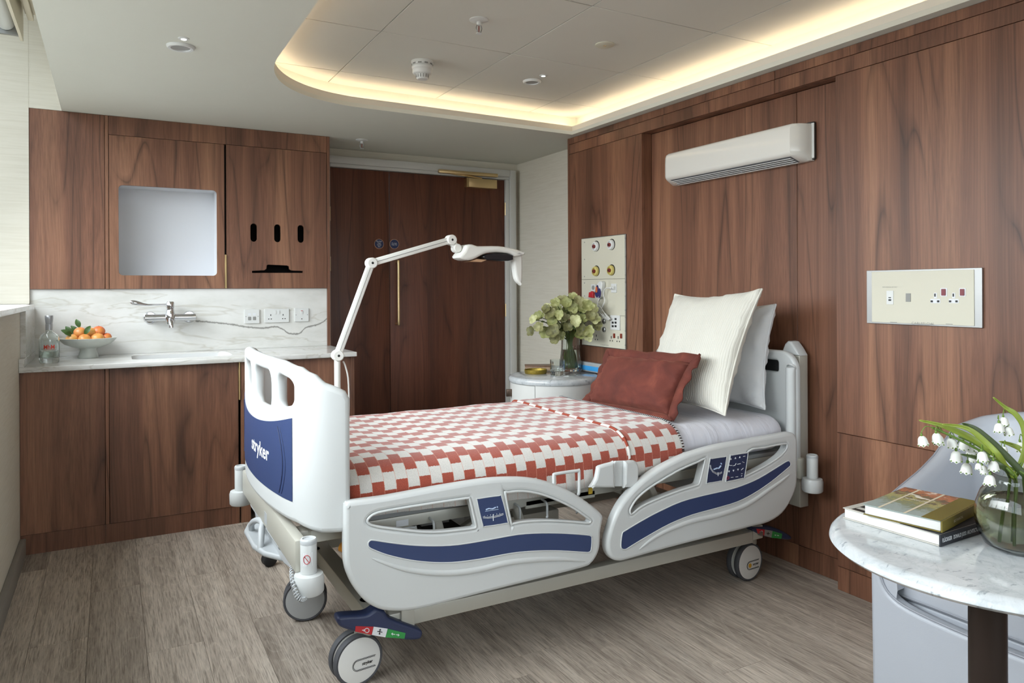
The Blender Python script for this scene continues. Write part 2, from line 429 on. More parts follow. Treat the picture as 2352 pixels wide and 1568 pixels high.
# walls
wf = bmesh.new()
for a in ((1.22, 1.300, 0, ZC), (2.785, XB + .1, 0, ZC), (1.300, 2.785, 2.175, ZC)): bm_box(wf, a[0], a[1], YF, YF + .1, a[2], a[3])
bm_box(wf, -1.0, 1.25, YF, YF + .1, 0, 3.1)
S(frombm('wall_far', wf, PAPER), 'cream textured wall around the double door')
S(box('wall_right', XB, XB + .1, 4.0, YF, 0, ZC, PAPER), 'cream textured wall strip right of the door')
wl = bmesh.new(); bm_box(wl, -1.0, XL, YB, 5.2, 0, 1.176); bm_box(wl, -1.0, -.3855, 4.728, 5.2, 1.2, 3.0); bm_box(wl, -1.0, XL, YB, -1.2, 1.176, 3.0); bm_box(wl, -.9, -.2, YB, 5.2, 3.0, 3.1)
bm_box(wl, -.232, -.2, YB, 5.2, ZC + .02, 3.0); bm_box(wl, -.3855, -.2, 4.729, 5.2, ZC, 3.0)
S(frombm('wall_left', wl, PAPER), 'cream wall under and beside the window on the left')
S(box('baseboard_left', XL, -.360, YB, 4.19, 0, .085, SKIRT, None, .004), 'grey skirting along the left wall')
wb = bmesh.new(); bm_box(wb, -1.0, 3.1, YB - .1, YB, 0, .55); bm_box(wb, -1.0, .1, YB - .1, YB, .55, 2.3); bm_box(wb, 2.5, 3.1, YB - .1, YB, .55, 2.3); bm_box(wb, .1, 2.5, YB - .1, YB, 2.2, 2.3)
S(frombm('wall_back', wb, PAPER), 'cream wall behind the camera with a window')
# window
t = NT('window_glass'); tr = t.n('ShaderNodeBsdfTransparent'); gl = t.n('ShaderNodeBsdfGlossy'); gl.inputs['Roughness'].default_value = .02
mx = t.n('ShaderNodeMixShader'); mx.inputs[0].default_value = .08; t.l(tr.outputs[0], mx.inputs[1]); t.l(gl.outputs[0], mx.inputs[2])
t.l(mx.outputs[0], t.t.nodes['Material Output'].inputs[0]); WGL = t.m
wn = S(box('window_1', -.86, -.80, -1.2, 4.725, 1.2, 1.25, TRIMW), 'long white framed window in the left wall')
box('frame_head', -.86, -.80, -1.2, 4.725, 2.95, 3.0, TRIMW, wn)
for i in range(6):
    y = -1.2 + 5.925 * i / 5; box('mullion', -.86, -.80, max(-1.2, y - .03), min(4.725, y + .03), 1.25, 2.95, TRIMW, wn)
for i in range(5):
    y = -1.2 + 5.925 * i / 5; box('pane', -.832, -.828, y + .03, y + 1.155, 1.25, 2.95, WGL, wn)
S(plate('trim_1', [[(-.86, -1.2), (-.345, -1.2), (-.345, 4.49), (-.386, 4.49), (-.386, 4.727), (-.86, 4.727)]], 'Z+', 1.199, .023, QUARTZ, None, .002), 'pale stone window sill at the left edge')
wn2 = S(box('window_2', .1, 2.5, YB - .08, YB - .03, .55, .6, TRIMW), 'white framed window behind the camera')
for x in (.1, 1.275, 2.45): box('mullion', x, x + .05, YB - .08, YB - .03, .6, 2.2, TRIMW, wn2)
for x in (.15, 1.325): box('pane', x, x + 1.125, YB - .056, YB - .052, .6, 2.2, WGL, wn2)

# walnut clad wall
cl = S(box('wall_bed', XW + .022, XW + .022 + .24, YB, 3.99, 0, ZC - .001, DARKV), 'walnut panelled wall behind the bed')
cl.data.vertices  # carcass of the cladding
me = cl.data
bmw = bmesh.new()
bm_box(bmw, XA + .02, XB + .1, YB, 4.04, 0, ZC - .001); bm_box(bmw, XW + .02, XA + .03, 3.326, 4.04, 0, ZC - .001); bm_box(bmw, XW + .02, XA + .03, YB, 2.008, 0, ZC - .001); bm_box(bmw, XW + .02, XA + .03, 1.9, 3.4, 2.18, ZC - .001)
bmw.to_mesh(me); bmw.free()
def wp(y0, y1, z0, z1, x=XW): return box('panel', x, x + .0195, y0 + .001, y1 - .001, z0 + .001, z1 - .001, WALNUT, cl, .0012, 1)
for a, b in ((-.9, .65), (.65, 2.35), (2.35, 4.06)):
    wp(a, b, 2.222, ZC); wp(a, b, 2.157, 2.222)
wp(3.304, 4.06, .10, 2.157); wp(3.304, 4.06, 0, .10)
for a, b in ((.65, 2.030), (-.9, .65)):
    wp(a, b, .66, 2.157); wp(a, b, .10, .66); wp(a, b, 0, .10)
wp(2.03, 2.285, .097, 2.157, XA); wp(2.285, 3.304, .097, 2.157, XA); wp(2.03, 2.285, 0, .097, XA); wp(2.285, 3.304, 0, .097, XA)
box('panel', XW + .0198, XA, 3.3042, 3.324, 0, 2.157, WALNUT, cl); box('panel', XW + .0198, XA, 2.010, 2.0298, 0, 2.157, WALNUT, cl)
box('panel', XW + .0198, XA, 2.03, 3.304, 2.1575, 2.177, WALNUT, cl)
box('panel', XW, XB, 4.0605, 4.078, 0, ZC, WALNUT, cl)

# ================================================================== DOOR
dr = S(box('door_1', 1.300, 1.345, YF - .04, YF + .06, 0, 2.175, TRIMW, None, .003), 'dark wooden double door with pale frame')
box('door_frame', 2.740, 2.785, YF - .04, YF + .06, 0, 2.1295, TRIMW, dr, .003); box('door_frame', 1.3455, 2.785, YF - .04, YF + .06, 2.13, 2.175, TRIMW, dr, .003)
box('architrave', 2.768, 2.822, YF - .058, YF - .0405, 0, 2.205, TRIMW, dr, .005); box('architrave', 1.262, 1.312, YF - .058, YF - .0405, 0, 2.205, TRIMW, dr, .005)
box('architrave', 1.3125, 2.7675, YF - .058, YF - .0405, 2.152, 2.205, TRIMW, dr, .005)
YD = YF - .015
l1 = box('door_leaf', 1.347, 1.783, YD, YD + .044, .008, 2.127, DOORW, dr, .002); l2 = box('door_leaf', 1.788, 2.737, YD, YD + .044, .008, 2.127, DOORW, dr, .002)
for z in (1.90, 1.10, .25):
    lathe('hinge', [(.007, z - .05), (.007, z + .05)], (2.741, YD - .009, 0), BRASS, dr, n=12)
for z in (1.80, 1.45):
    lathe('hinge', [(.007, z - .05), (.007, z + .05)], (1.345, YD - .009, 0), BRASS, dr, n=12)
# pull handle: a bent brass bar
hx, hy = 1.832, YD - .055
tube('pull_handle', crom([(hx, YD - .002, 1.472), (hx, hy + .012, 1.472), (hx, hy, 1.455), (hx, hy, 1.25), (hx, hy, 1.035), (hx, hy + .012, 1.018), (hx, YD - .002, 1.018)], 5, False), .0095, BRASS, l2, 12)
# overhead closer
box('closer_body', 2.385, 2.645, YD - .055, YD - .0005, 2.048, 2.118, BRASS, l2, .003)
box('closer_end', 2.3835, 2.402, YD - .0565, YD - .0545, 2.047, 2.119, BRASS2, l2)
tube('closer_arm', [(2.52, YD - .035, 2.123), (2.17, YF - .075, 2.148)], .008, BRASS, l2, 8)
box('closer_track', 2.15, 2.645, YF - .086, YF - .0585, 2.137, 2.163, BRASS, dr, .003)
def disc_sign(x, y, body, label):
    c = onY(x, y, YD); tz = thing('fire_door_sign', label, 'sign', (c.x, YD, c.z))
    lathe('rim', [(.036, 0), (.036, .0022)], (c.x, YD - .003, c.z), M('sign_copper_rim', '#c79f7d', .35, .8), tz, axis=dirmat((0, 1, 0)), n=40)
    lathe('face', [(.0335, 0), (.0335, .001)], (c.x, YD - .0042, c.z), M('sign_blue', '#16264f', .45), tz, axis=dirmat((0, 1, 0)), n=40)
    text('lettering', body, (c.x, YD - .0046, c.z), UY, VY, .013 * body.count('\n') + .009, WHITEP, tz, width=.042, line=.9)
disc_sign(870.5, 560, 'Fire door\nKeep\nlocked\nshut', 'round blue sign reading keep locked shut on the narrow door leaf')
disc_sign(905.5, 560.5, 'Fire door\nkeep shut', 'round blue sign reading keep shut above the brass pull handle')

# ================================================================== WALL CABINETS
YU = 4.73; ZB, ZT = 1.2785, ZC - .001
uc = thing('wall_cabinet', 'plain tall walnut wall cabinet at the window end', 'cabinet', (-.2, YU, ZB))
box('carcass', -.384, -.028, YU + .021, YF - .002, ZB, ZT, DARKV, uc)
box('door', -.384, -.0275, YU, YU + .02, ZB + .0005, ZT, WALNUT, uc, .001, 1)
box('side_strip', -.0255, -.008, YU, YU + .02, ZB + .0005, ZT, WALNUT, uc, .001, 1)
ub = thing('wall_cabinet', 'walnut wall cabinet with a square white niche in its door', 'cabinet', (.3, YU, ZB))
nb = onY(273, 632, YU); nt = onY(498, 437, YU)
plate('door', [[(-.0055, ZB + .0005), (.6085, ZB + .0005), (.6085, 2.1545), (-.0055, 2.1545)], rrect(nb.x, nt.x, nb.z, nt.z, .022)], 'Y-', YU, .02, WALNUT, ub, .001, 1)
bmn = bmesh.new()   # niche lining: five thin walls
a0, a1, c0, c1 = nb.x - .004, nt.x + .004, nb.z - .004, nt.z + .004; y0, y1 = YU + .0205, YU + .20
for bx in ((a0 - .01, a0, y0, y1, c0, c1), (a1, a1 + .01, y0, y1, c0, c1), (a0 - .01, a1 + .01, y0, y1, c0 - .01, c0), (a0 - .01, a1 + .01, y0, y1, c1, c1 + .01), (a0 - .01, a1 + .01, y1, y1 + .01, c0 - .01, c1 + .01)): bm_box(bmn, *bx)
frombm('niche_lining', bmn, NICHE, ub)
bml = bmesh.new()
for bx in ((-.0055, .01, YU + .0205, YF - .002, ZB, 2.15), (.595, .6085, YU + .0205, YF - .002, ZB, 2.15), (.01, .595, YU + .0205, YF - .002, ZB, ZB + .016), (.01, .595, YU + .0205, YF - .002, 2.134, 2.15)): bm_box(bml, *bx)
frombm('carcass', bml, DARKV, ub)
box('edge_pull', .6095, .6195, YU - .008, YU + .02, ZB + .001, 1.485, BRASS2, ub, .001, 1)
u3 = thing('wall_cabinet', 'walnut wall cabinet with three oval glove slots and a towel slot', 'cabinet', (.9, YU, ZB))
pills = [rrect(c.x - .020, c.x + .020, c.z - .056, c.z + .056, .0199, 8) for c in (onY(583, 534, YU), onY(637.5, 535.5, YU), onY(691, 537, YU))]
tw = pxY([(579, 626.5), (579, 622), (607, 620.5), (612, 617), (613, 609), (616, 607.5), (660, 609.5), (664, 611.5), (665, 618), (669, 621), (696, 622), (696, 626.5)], YU)
plate('door', [[(.6205, ZB + .0005), (1.2315, ZB + .0005), (1.2315, 2.1545), (.6205, 2.1545)]] + pills + [tw], 'Y-', YU, .02, WALNUT, u3, .001, 1)
bml = bmesh.new()
for bx in ((.6105, .625, YU + .0205, YF - .002, ZB, 2.15), (1.22, 1.2335, YU + .0205, YF - .002, ZB, 2.15), (.625, 1.22, YU + .0205, YF - .002, ZB, ZB + .016), (.625, 1.22, YU + .0205, YF - .002, 2.134, 2.15), (.625, 1.22, YU + .16, YU + .17, ZB + .016, 2.134)): bm_box(bml, *bx)
frombm('carcass', bml, DARKV, u3)
box('side_panel', 1.2345, 1.2525, YU, YF - .002, .9055, ZT, WALNUT, u3, .001, 1)
tag(box('cornice_panel', -.0065, 1.2335, YU, YU + .02, 2.1565, ZT, WALNUT, None, .001, 1), 'long walnut fascia panel above the niche and slot doors', 'panel')

# ================================================================== BASE UNITS
YBf = 4.198; ZW0, ZW = .8795, .905
def base_unit(label, x0, x1, doors, plinth, ztop=ZW0 - .001):
    b = thing('base_cabinet', label, 'cabinet', ((x0 + x1) / 2, YBf, 0))
    box('carcass', x0, x1, YBf + .0205, 4.70, .098, ztop, DARKV, b)
    for i, (a, c) in enumerate(doors): box('door' if c - a > .05 else 'side_strip', a, c, YBf, YBf + .02, .096, ZW0 - .002, WALNUT, b, .001, 1)
    box('plinth', plinth[0], plinth[1], YBf + plinth[2], YBf + plinth[2] + .02, 0, .0945, WALNUT, b)
    return b
base_unit('walnut base cabinet next to the window wall below the bottle', -.384, -.0265, [(-.384, -.0275)], (-.384, -.0265, .004))
b2 = base_unit('walnut base cabinet with wide door below the fruit bowl and tap', -.0255, .6115, [(-.0255, -.0095), (-.0075, .6065)], (-.0255, .6115, .004), .755)
box('edge_pull', .608, .6165, YBf - .008, YBf + .018, .672, ZW0 - .002, BRASS2, b2, .001, 1)
b3 = base_unit('walnut base cabinet at the door end behind the footboard', .6185, 1.252, [(.6195, 1.2255), (1.2275, 1.252)], (.6185, 1.252, .30))
box('plinth_return', .6185, .67, YBf + .004, YBf + .024, 0, .0945, WALNUT, b3)

s0, s1 = .08, .60
wt = tag(plate('worktop', [rrect(-.3845, 1.257, 4.162, 4.7445, .004), rrect(.10, .60, 4.33, 4.63, .05, 6)], 'Z+', ZW, ZW - ZW0, QUARTZ, None, .003, 2), 'pale veined stone worktop with inset sink', 'worktop')
bms = bmesh.new(); rr0 = rrect(.10, .60, 4.33, 4.63, .05, 6); rr1 = rrect(.13, .57, 4.36, 4.60, .05, 6)
ra = [bms.verts.new((x, y, ZW - .004)) for x, y in rr0]; rb = [bms.verts.new((x, y, ZW - .14)) for x, y in rr1]
for i in range(len(ra)): bms.faces.new((ra[i], rb[i], rb[(i + 1) % len(ra)], ra[(i + 1) % len(ra)]))
bms.faces.new(rb)
frombm('sink_basin', bms, M('sink_white', '#cfd0cf', .15, var=.01), wt, 40)
box('upstand', -.3842, -.362, 4.165, 4.7445, ZW + .0002, .945, QUARTZ, wt, .001, 1)
# splashback
def splash_mat():
    t = NT('splash_quartz'); v = t.coords('Object')
    cloud = t.noise(t.coords('Object', (1, 1, 2.4)), 3.0, 5, .6)
    col = t.ramp(cloud, [(.3, '#c9c8c1'), (.5, '#d7d6d1'), (.7, '#dfdeda')])
    d = t.noise(t.coords('Object', (.55, 1, 3.0)), 2.4, 4, .55, .5); vein = t.math('ABSOLUTE', t.math('SUBTRACT', d, .5))
    col = t.mix(t.math('MULTIPLY', t.ramp(vein, [(0, (1, 1, 1, 1)), (.02, (0, 0, 0, 1))]), .35), col, lin('#a59c86'))
    # one dark crack vein: z = f(x)
    sx = t.n('ShaderNodeSeparateXYZ'); t.l(v, sx.inputs[0]); X, Zz = sx.outputs[0], sx.outputs[2]
    cv = t.n('ShaderNodeFloatCurve'); mapx = t.math('DIVIDE', t.math('SUBTRACT', X, .44), .80, True); t.l(mapx, cv.inputs['Value'])
    c = cv.mapping.curves[0]; pts = [(0, .60), (.12, .55), (.25, .48), (.40, .36), (.50, .33), (.58, .36), (.64, .28), (.70, .13), (.76, .12), (.82, .30), (.92, .40), (1, .62)]
    while len(c.points) < len(pts): c.points.new(.5, .5)
    for p, q in zip(c.points, pts): p.location = q
    cv.mapping.update()
    wob = t.math('MULTIPLY', t.math('SUBTRACT', t.noise(v, 70, 3), .5), .012)
    zc_ = t.math('ADD', t.math('ADD', t.math('MULTIPLY', cv.outputs[0], .20), .965), wob)
    dz = t.math('ABSOLUTE', t.math('SUBTRACT', Zz, zc_))
    msk = t.math('MULTIPLY', t.ramp(dz, [(0, (1, 1, 1, 1)), (.0022, (1, 1, 1, 1)), (.0055, (0, 0, 0, 1))]), t.math('GREATER_THAN', X, .445))
    col = t.mix(t.math('MULTIPLY', msk, .85), col, lin('#55524a'))
    t.base(col); t.set(Roughness=.14); return t.m
tag(box('splashback', -.3845, 1.2335, 4.745, 4.757, ZW + .0005, ZB - .0005, splash_mat()), 'white stone splashback with a dark branching vein', 'splashback')
tag(box('side_splashback', -.3845, -.3625, 4.25, 4.7445, .9455, 1.1755, QUARTZ), 'narrow stone panel on the window wall beside the bottle', 'splashback')
# ================================================================== TAP, SOCKETS, COUNTER THINGS
tp = thing('wall_tap', 'chrome wall tap with long paddle lever over the sink', 'tap', (.304, 4.745, 1.06))
YT = 4.690
tube('body', [(.172, YT, 1.111), (.440, YT, 1.111)], .0205, CHROME, tp, 24)
for x in (.20, .41):
    lathe('wall_flange', [(.036, 0), (.036, .004), (.030, .012), (.012, .013), (.012, .05)], (x, 4.7447, 1.111), CHROME, tp, axis=dirmat((0, -1, 0)), n=28)
lathe('valve', [(.022, 1.075), (.026, 1.09), (.026, 1.13), (.022, 1.15), (.020, 1.165), (.022, 1.17), (.022, 1.198), (.018, 1.204)], (.304, YT - .012, 0), CHROME, tp, n=28)
tube('spout', crom([(.304, YT - .02, 1.10), (.304, YT - .05, 1.095), (.304, YT - .07, 1.08), (.304, YT - .074, 1.055)], 4, False), .013, CHROME, tp, 16)
def lever():
    bm = bmesh.new(); path = [(.302, 1.187, .006, .006), (.24, 1.187, .0055, .0055), (.19, 1.187, .006, .006), (.165, 1.190, .009, .0055), (.14, 1.196, .015, .005), (.12, 1.200, .017, .0045), (.103, 1.203, .014, .004), (.096, 1.204, .006, .003)]
    rings = []
    for x, z, a, b in path:
        rings.append([bm.verts.new((x, YT - .018 - (.302 - x) * .12 + a * .6 * math.cos(k * PI / 6), z + a * .8 * math.sin(k * PI / 6))) for k in range(12)])
    for p, q in zip(rings, rings[1:]):
        for k in range(12): bm.faces.new((p[k], p[(k + 1) % 12], q[(k + 1) % 12], q[k]))
    bm.faces.new(rings[0]); bm.faces.new(rings[-1]); bmesh.ops.recalc_face_normals(bm, faces=bm.faces)
    return frombm('lever', bm, CHROME, tp, 60)
lever()
YS = 4.7447
def splate(name, label, px, parts):
    a, b = onY(px[0], px[3], YS), onY(px[2], px[1], YS)
    s = thing(name, label, 'socket', ((a.x + b.x) / 2, YS, a.z))
    plate('faceplate', [rrect(a.x, b.x, a.z, b.z, .005)], 'Y-', YS - .0095, .009, WPLAST, s, .002)
    w, h = b.x - a.x, b.z - a.z
    for nm, u, v, pw, ph, mt, dp in parts:
        x, z = a.x + u * w, a.z + v * h
        plate(nm, [rrect(x - pw / 2, x + pw / 2, z - ph / 2, z + ph / 2, min(pw, ph) * .2)], 'Y-', YS - .0095 - dp, .002 if dp < .001 else dp, mt, s)
    return s
splate('data_socket', 'square white data socket left of the double socket', (561, 710, 595.5, 743), [('port', .34, .36, .019, .022, GREYP, .0008), ('port', .66, .36, .019, .022, GREYP, .0008), ('label_strip', .34, .66, .019, .012, WHITEP, .001), ('label_strip', .66, .66, .019, .012, WHITEP, .001), ('screw', .1, .5, .005, .005, STEEL, .0008), ('screw', .9, .5, .005, .005, STEEL, .0008)])
ho = []
for u in (.22, .78): ho += [('pin_hole', u + .03 * (1 if u > .5 else -1) * -1, .55, .005, .010, BLACKP, .0003), ('pin_hole', u - .05, .27, .008, .005, BLACKP, .0003), ('pin_hole', u + .05, .27, .008, .005, BLACKP, .0003)]
splate('double_socket', 'white double wall socket between two square plates', (607, 708.5, 663.5, 741), ho + [('switch', .43, .75, .011, .022, WPLAST, .003), ('switch', .57, .75, .011, .022, WPLAST, .003)])
splate('fused_spur', 'square white switch plate with red mark right of double socket', (676, 707, 708.5, 738.5), [('switch', .5, .72, .012, .022, WPLAST, .003), ('red_mark', .5, .80, .012, .003, REDP, .0036), ('screw', .1, .5, .005, .005, STEEL, .0008), ('screw', .9, .5, .005, .005, STEEL, .0008), ('indicator', .5, .2, .006, .006, BLACKP, .0005)])

# glass bottle
bx, by = -.274, 4.374
bt = thing('glass_bottle', 'clear glass bottle with silver cap and red lettering', 'bottle', (bx, by, ZW))
prof = [(0, ZW + .0005), (.040, ZW + .0005), (.0435, ZW + .006), (.0445, ZW + .03), (.0445, ZW + .115), (.043, ZW + .130), (.036, ZW + .143), (.026, ZW + .151), (.017, ZW + .157), (.0145, ZW + .165), (.0145, ZW + .196), (.0125, ZW + .196), (.0125, ZW + .165), (.015, ZW + .155), (.024, ZW + .148), (.034, ZW + .140), (.0405, ZW + .128), (.042, ZW + .115), (.042, ZW + .032), (.040, ZW + .026), (0, ZW + .022)]
lathe('glass_body', prof, (bx, by, 0), GLASS, bt, n=40, smooth=60)
lathe('liquid', [(0, ZW + .0265), (.0395, ZW + .0285), (.0415, ZW + .034), (.0415, ZW + .060), (0, ZW + .060)], (bx, by, 0), WATER, bt, n=40)
lathe('cap', [(0, ZW + .1965), (.0150, ZW + .1965), (.0155, ZW + .199), (.0185, ZW + .225), (.0185, ZW + .238), (.017, ZW + .240), (0, ZW + .240)], (bx, by, 0), M('cap_silver', '#a9abad', .35, .7), bt, n=28)
lathe('neck_sleeve', [(.0158, ZW + .166), (.0165, ZW + .196)], (bx, by, 0), M('cap_silver', '#a9abad', .35, .7), bt, n=28)
d = Vector((-bx, -by, 0)).normalized(); fr = Vector((bx, by, 0)) + d * .0448; uu = Vector((-d.y, d.x, 0))
RPT = M('bottle_red_print', '#d2432f', .5)
def bendtext(o, c, r):
    for v in o.data.vertices:
        q = v.co - c; s = q.dot(uu); a = s / r
        v.co = c - d * r + d * (r * math.cos(a)) + uu * (r * math.sin(a)) + Vector((0, 0, q.z))
tube('lettering_line', [Vector((bx, by, ZW + .069)) + d * (.0450 * math.cos(a)) + uu * (.0450 * math.sin(a)) for a in [-.5 + .1 * k for k in range(11)]], .0006, RPT, bt, 5)
for nm, body, z, h, w in (('lettering', 'MhM', ZW + .083, .022, .048),):
    o = text(nm, body, (fr.x, fr.y, z), uu, (0, 0, 1), h, RPT, bt, width=w, bold=.015)
    bendtext(o, Vector((fr.x, fr.y, z)) , .0452)
# fruit bowl
wx, wy = -.108, 4.60
BOWL = M('glazed_stoneware', '#c4c8c1', .35, var=.06, vs=14)
lathe('fruit_bowl', [(0, ZW + .0005), (.049, ZW + .0005), (.050, ZW + .004), (.038, ZW + .045), (.040, ZW + .052), (.075, ZW + .060), (.112, ZW + .076), (.132, ZW + .096), (.139, ZW + .108), (.136, ZW + .109), (.128, ZW + .097), (.108, ZW + .081), (.07, ZW + .066), (0, ZW + .060)], (wx, wy, 0), BOWL, None, n=56)
tag(bpy.data.objects['fruit_bowl'], 'pale grey footed bowl holding mandarins on the worktop', 'bowl')
OR = NT('mandarin_peel'); v = OR.coords('Object'); oi = OR.n('ShaderNodeObjectInfo')
c1 = OR.ramp(oi.outputs['Random'], [(0, '#dd8a48'), (.5, '#e6ab62'), (1, '#d8683c')]); OR.base(OR.mix(OR.math('MULTIPLY', OR.ramp(OR.noise(v, 14, 3), [(.5, (0, 0, 0, 1)), (.7, (1, 1, 1, 1))]), .5), c1, lin('#c9a04a')))
OR.set(Roughness=.38); OR.bump(OR.noise(v, 420, 2), .12, .001)
LEAF = M('citrus_leaf', '#3d5a26', .4, var=.25, vs=30)
STEMM = M('fruit_stem', '#5b5a33', .6)
def leafmesh(bm, base, tip, w, nrm, fold=.25, n=7):
    base, tip = Vector(base), Vector(tip); ax = tip - base; s = ax.cross(Vector(nrm)).normalized(); nn = s.cross(ax).normalized(); R = []
    for i in range(n):
        t = i / (n - 1); ww = w * math.sin(PI * min(1, t * .93 + .05)) ** .8; p = base + ax * t + nn * (ax.length * .12 * math.sin(PI * t))
        R.append((bm.verts.new(p + s * ww + nn * ww * fold), bm.verts.new(p), bm.verts.new(p - s * ww + nn * ww * fold)))
    for a, b in zip(R, R[1:]):
        bm.faces.new((a[0], a[1], b[1], b[0])); bm.faces.new((a[1], a[2], b[2], b[1]))
fruit = [(-.075, -.025, .104, .030), (-.015, -.05, .103, .031), (.045, -.035, .106, .032), (.085, .0, .106, .028), (-.045, .03, .104, .030), (.015, .03, .104, .030), (.06, .045, .104, .028),
         (-.04, -.012, .140, .030), (.012, -.008, .139, .029), (.05, -.0, .143, .031)]
flab = ['orange mandarin low at the window end of the bowl', 'pale orange mandarin low at the front of the bowl', 'yellowish mandarin in front with dark stem dimple', 'small orange mandarin at the right end of the bowl',
        'mandarin at the back left of the bowl under the leaf', 'mandarin in the middle of the bowl', 'mandarin at the back right of the bowl', 'bright orange mandarin on top at the left', 'mandarin on top in the middle of the heap', 'yellow orange mandarin on top at the right']
for i, (fx, fy, fz, r) in enumerate(fruit):
    pr = [(r * math.sin(PI * k / 12) * 1.04, -r * .86 * math.cos(PI * k / 12) - (.004 if k in (0, 12) else 0) * (-1 if k == 0 else 1)) for k in range(13)]
    o = lathe('mandarin', pr, (0, 0, 0), OR.m, None, n=20, axis=dirmat((random.uniform(-.6, .6), random.uniform(-.9, .2), 1)))
    o.location = (wx + fx, wy + fy, ZW + fz); tag(o, flab[i], 'mandarin', 'mandarins in the bowl')
    cp = bmesh.new(); bmesh.ops.create_cone(cp, segments=6, radius1=.0035, radius2=.002, depth=.005, cap_ends=True)
    for v in cp.verts: v.co += Vector((0, 0, r * .86))
    k = frombm('stalk', cp, STEMM); k.parent = o
    if i in (0, 1, 4, 7):
        lb = bmesh.new()
        for q in range(3 if i in (0, 4) else 1):
            a = {0: 2.2, 1: 1.0, 4: 2.4, 7: 1.9}[i] + q * .9
            leafmesh(lb, (0, 0, r * .84), (.05 * math.cos(a), -.01 + .02 * math.sin(a), r * .84 + .035 * (1.3 - q * .55)), .0135, (0, -1, .4))
        k2 = frombm('leaf', lb, LEAF, None, 60); k2.parent = o
# ================================================================== CEILING DEVICES
def at(name, label, cat, p, up): return thing(name, label, cat, (p.x, p.y, up))
def sprinkler(x, y, z, label):
    p = onZ(x, y, z); s = at('sprinkler', label, 'sprinkler', p, z)
    lathe('escutcheon', [(.040, z - .0002), (.040, z - .004), (.030, z - .008), (.012, z - .010)], (p.x, p.y, 0), WPLAST, s, n=32)
    lathe('nozzle', [(.010, z - .008), (.010, z - .024), (.006, z - .026)], (p.x, p.y, 0), WPLAST, s, n=16)
    for sg in (-1, 1): tube('yoke_arm', crom([(p.x + sg * .008, p.y, z - .022), (p.x + sg * .013, p.y, z - .036), (p.x + sg * .008, p.y, z - .052), (p.x, p.y, z - .058)], 3, False), .0024, STEEL, s, 8)
    lathe('bulb', [(.0018, z - .026), (.0025, z - .04), (.0018, z - .055)], (p.x, p.y, 0), M('sprinkler_bulb', '#7a3028', .3), s, n=10)
    lathe('deflector', [(.013, z - .058), (.013, z - .0598)], (p.x, p.y, 0), WPLAST, s, n=20)
sprinkler(831, 321, ZC, 'small white sprinkler on the flat ceiling before the door')
sprinkler(1100, 45, ZU, 'white sprinkler hanging in the ceiling tray')
p = onZ(970, 141, ZU); sd = at('smoke_detector', 'white stepped smoke detector in the ceiling tray', 'smoke detector', p, ZU)
lathe('base_ring', [(.055, ZU - .0002), (.055, ZU - .012), (.052, ZU - .014), (.050, ZU - .022), (.053, ZU - .026), (.053, ZU - .034), (.049, ZU - .040)], (p.x, p.y, 0), WPLAST, sd, n=40)
lathe('body', [(.049, ZU - .0402), (.049, ZU - .058), (.044, ZU - .064), (.034, ZU - .066)], (p.x, p.y, 0), WPLAST, sd, n=40)
lathe('sensor_dome', [(.032, ZU - .0662), (.030, ZU - .084), (.024, ZU - .090), (0, ZU - .091)], (p.x, p.y, 0), WPLAST, sd, n=40)
for k in range(14):
    a = 2 * PI * k / 14; b = bmesh.new(); bm_box(b, -.0025, .0025, -.001, .001, -.008, .008)
    for v in b.verts: v.co = Vector((p.x, p.y, ZU - .0755)) + Matrix.Rotation(a - PI / 2, 3, 'Z') @ (v.co + Vector((0, -.0315, 0)))
    frombm('vent_slot', b, GREYP, sd)
for k in range(10):
    a = 2 * PI * (k + .5) / 10; b = bmesh.new(); bm_box(b, -.009, .009, -.001, .001, -.003, .003)
    for v in b.verts: v.co = Vector((p.x, p.y, ZU - .018)) + Matrix.Rotation(a - PI / 2, 3, 'Z') @ (v.co + Vector((0, -.0515, 0)))
    frombm('vent_slot', b, GREYP, sd)
def speaker(x, y, z, r, label):
    p = onZ(x, y, z); s = at('ceiling_downlight', label, 'downlight', p, z)
    lathe('bezel', [(r, z - .0002), (r * .98, z - .006), (r * .88, z - .011), (r * .70, z - .010), (r * .66, z - .004)], (p.x, p.y, 0), WPLAST, s, n=40)
    lathe('lens', [(0, z - .0065), (r * .68, z - .0065), (r * .68, z - .004)], (p.x, p.y, 0), M('grey_lens', '#9a9a97', .5), s, n=40)
speaker(415, 106, ZC, .054, 'round white downlight with grey lens in the flat ceiling')
speaker(1222, 186, ZU, .050, 'round white downlight with grey lens in the ceiling tray')
def emled(x, y, z, label):
    p = onZ(x, y, z); s = at('emergency_light', label, 'light', p, z)
    lathe('ring', [(.021, z - .0002), (.020, z - .003), (.012, z - .0045)], (p.x, p.y, 0), WPLAST, s, n=28)
    lathe('led', [(0, z - .0062), (.0095, z - .0055), (.0105, z - .0045)], (p.x, p.y, 0), emit('led_white', (.9, 1, .92), 6), s, n=20)
emled(422, 88, ZC, 'tiny lit emergency lamp beside the flat ceiling downlight'); emled(1248, 173, ZU, 'tiny lit emergency lamp beside the tray downlight')
p = onZ(1389, 102, ZU); s = at('cover_disc', 'flat white concealed sprinkler disc in the tray nearest the walnut wall', 'disc', p, ZU)
lathe('plate', [(.045, ZU - .0002), (.045, ZU - .004), (.042, ZU - .006), (0, ZU - .006)], (p.x, p.y, 0), PANELW, s, n=40)
for a in (.3, 1.9): 
    tube('centre_mark', [(p.x - .008 * math.cos(a), p.y - .008 * math.sin(a), ZU - .0065), (p.x + .008 * math.cos(a), p.y + .008 * math.sin(a), ZU - .0065)], .0012, BRASS, s, 6)

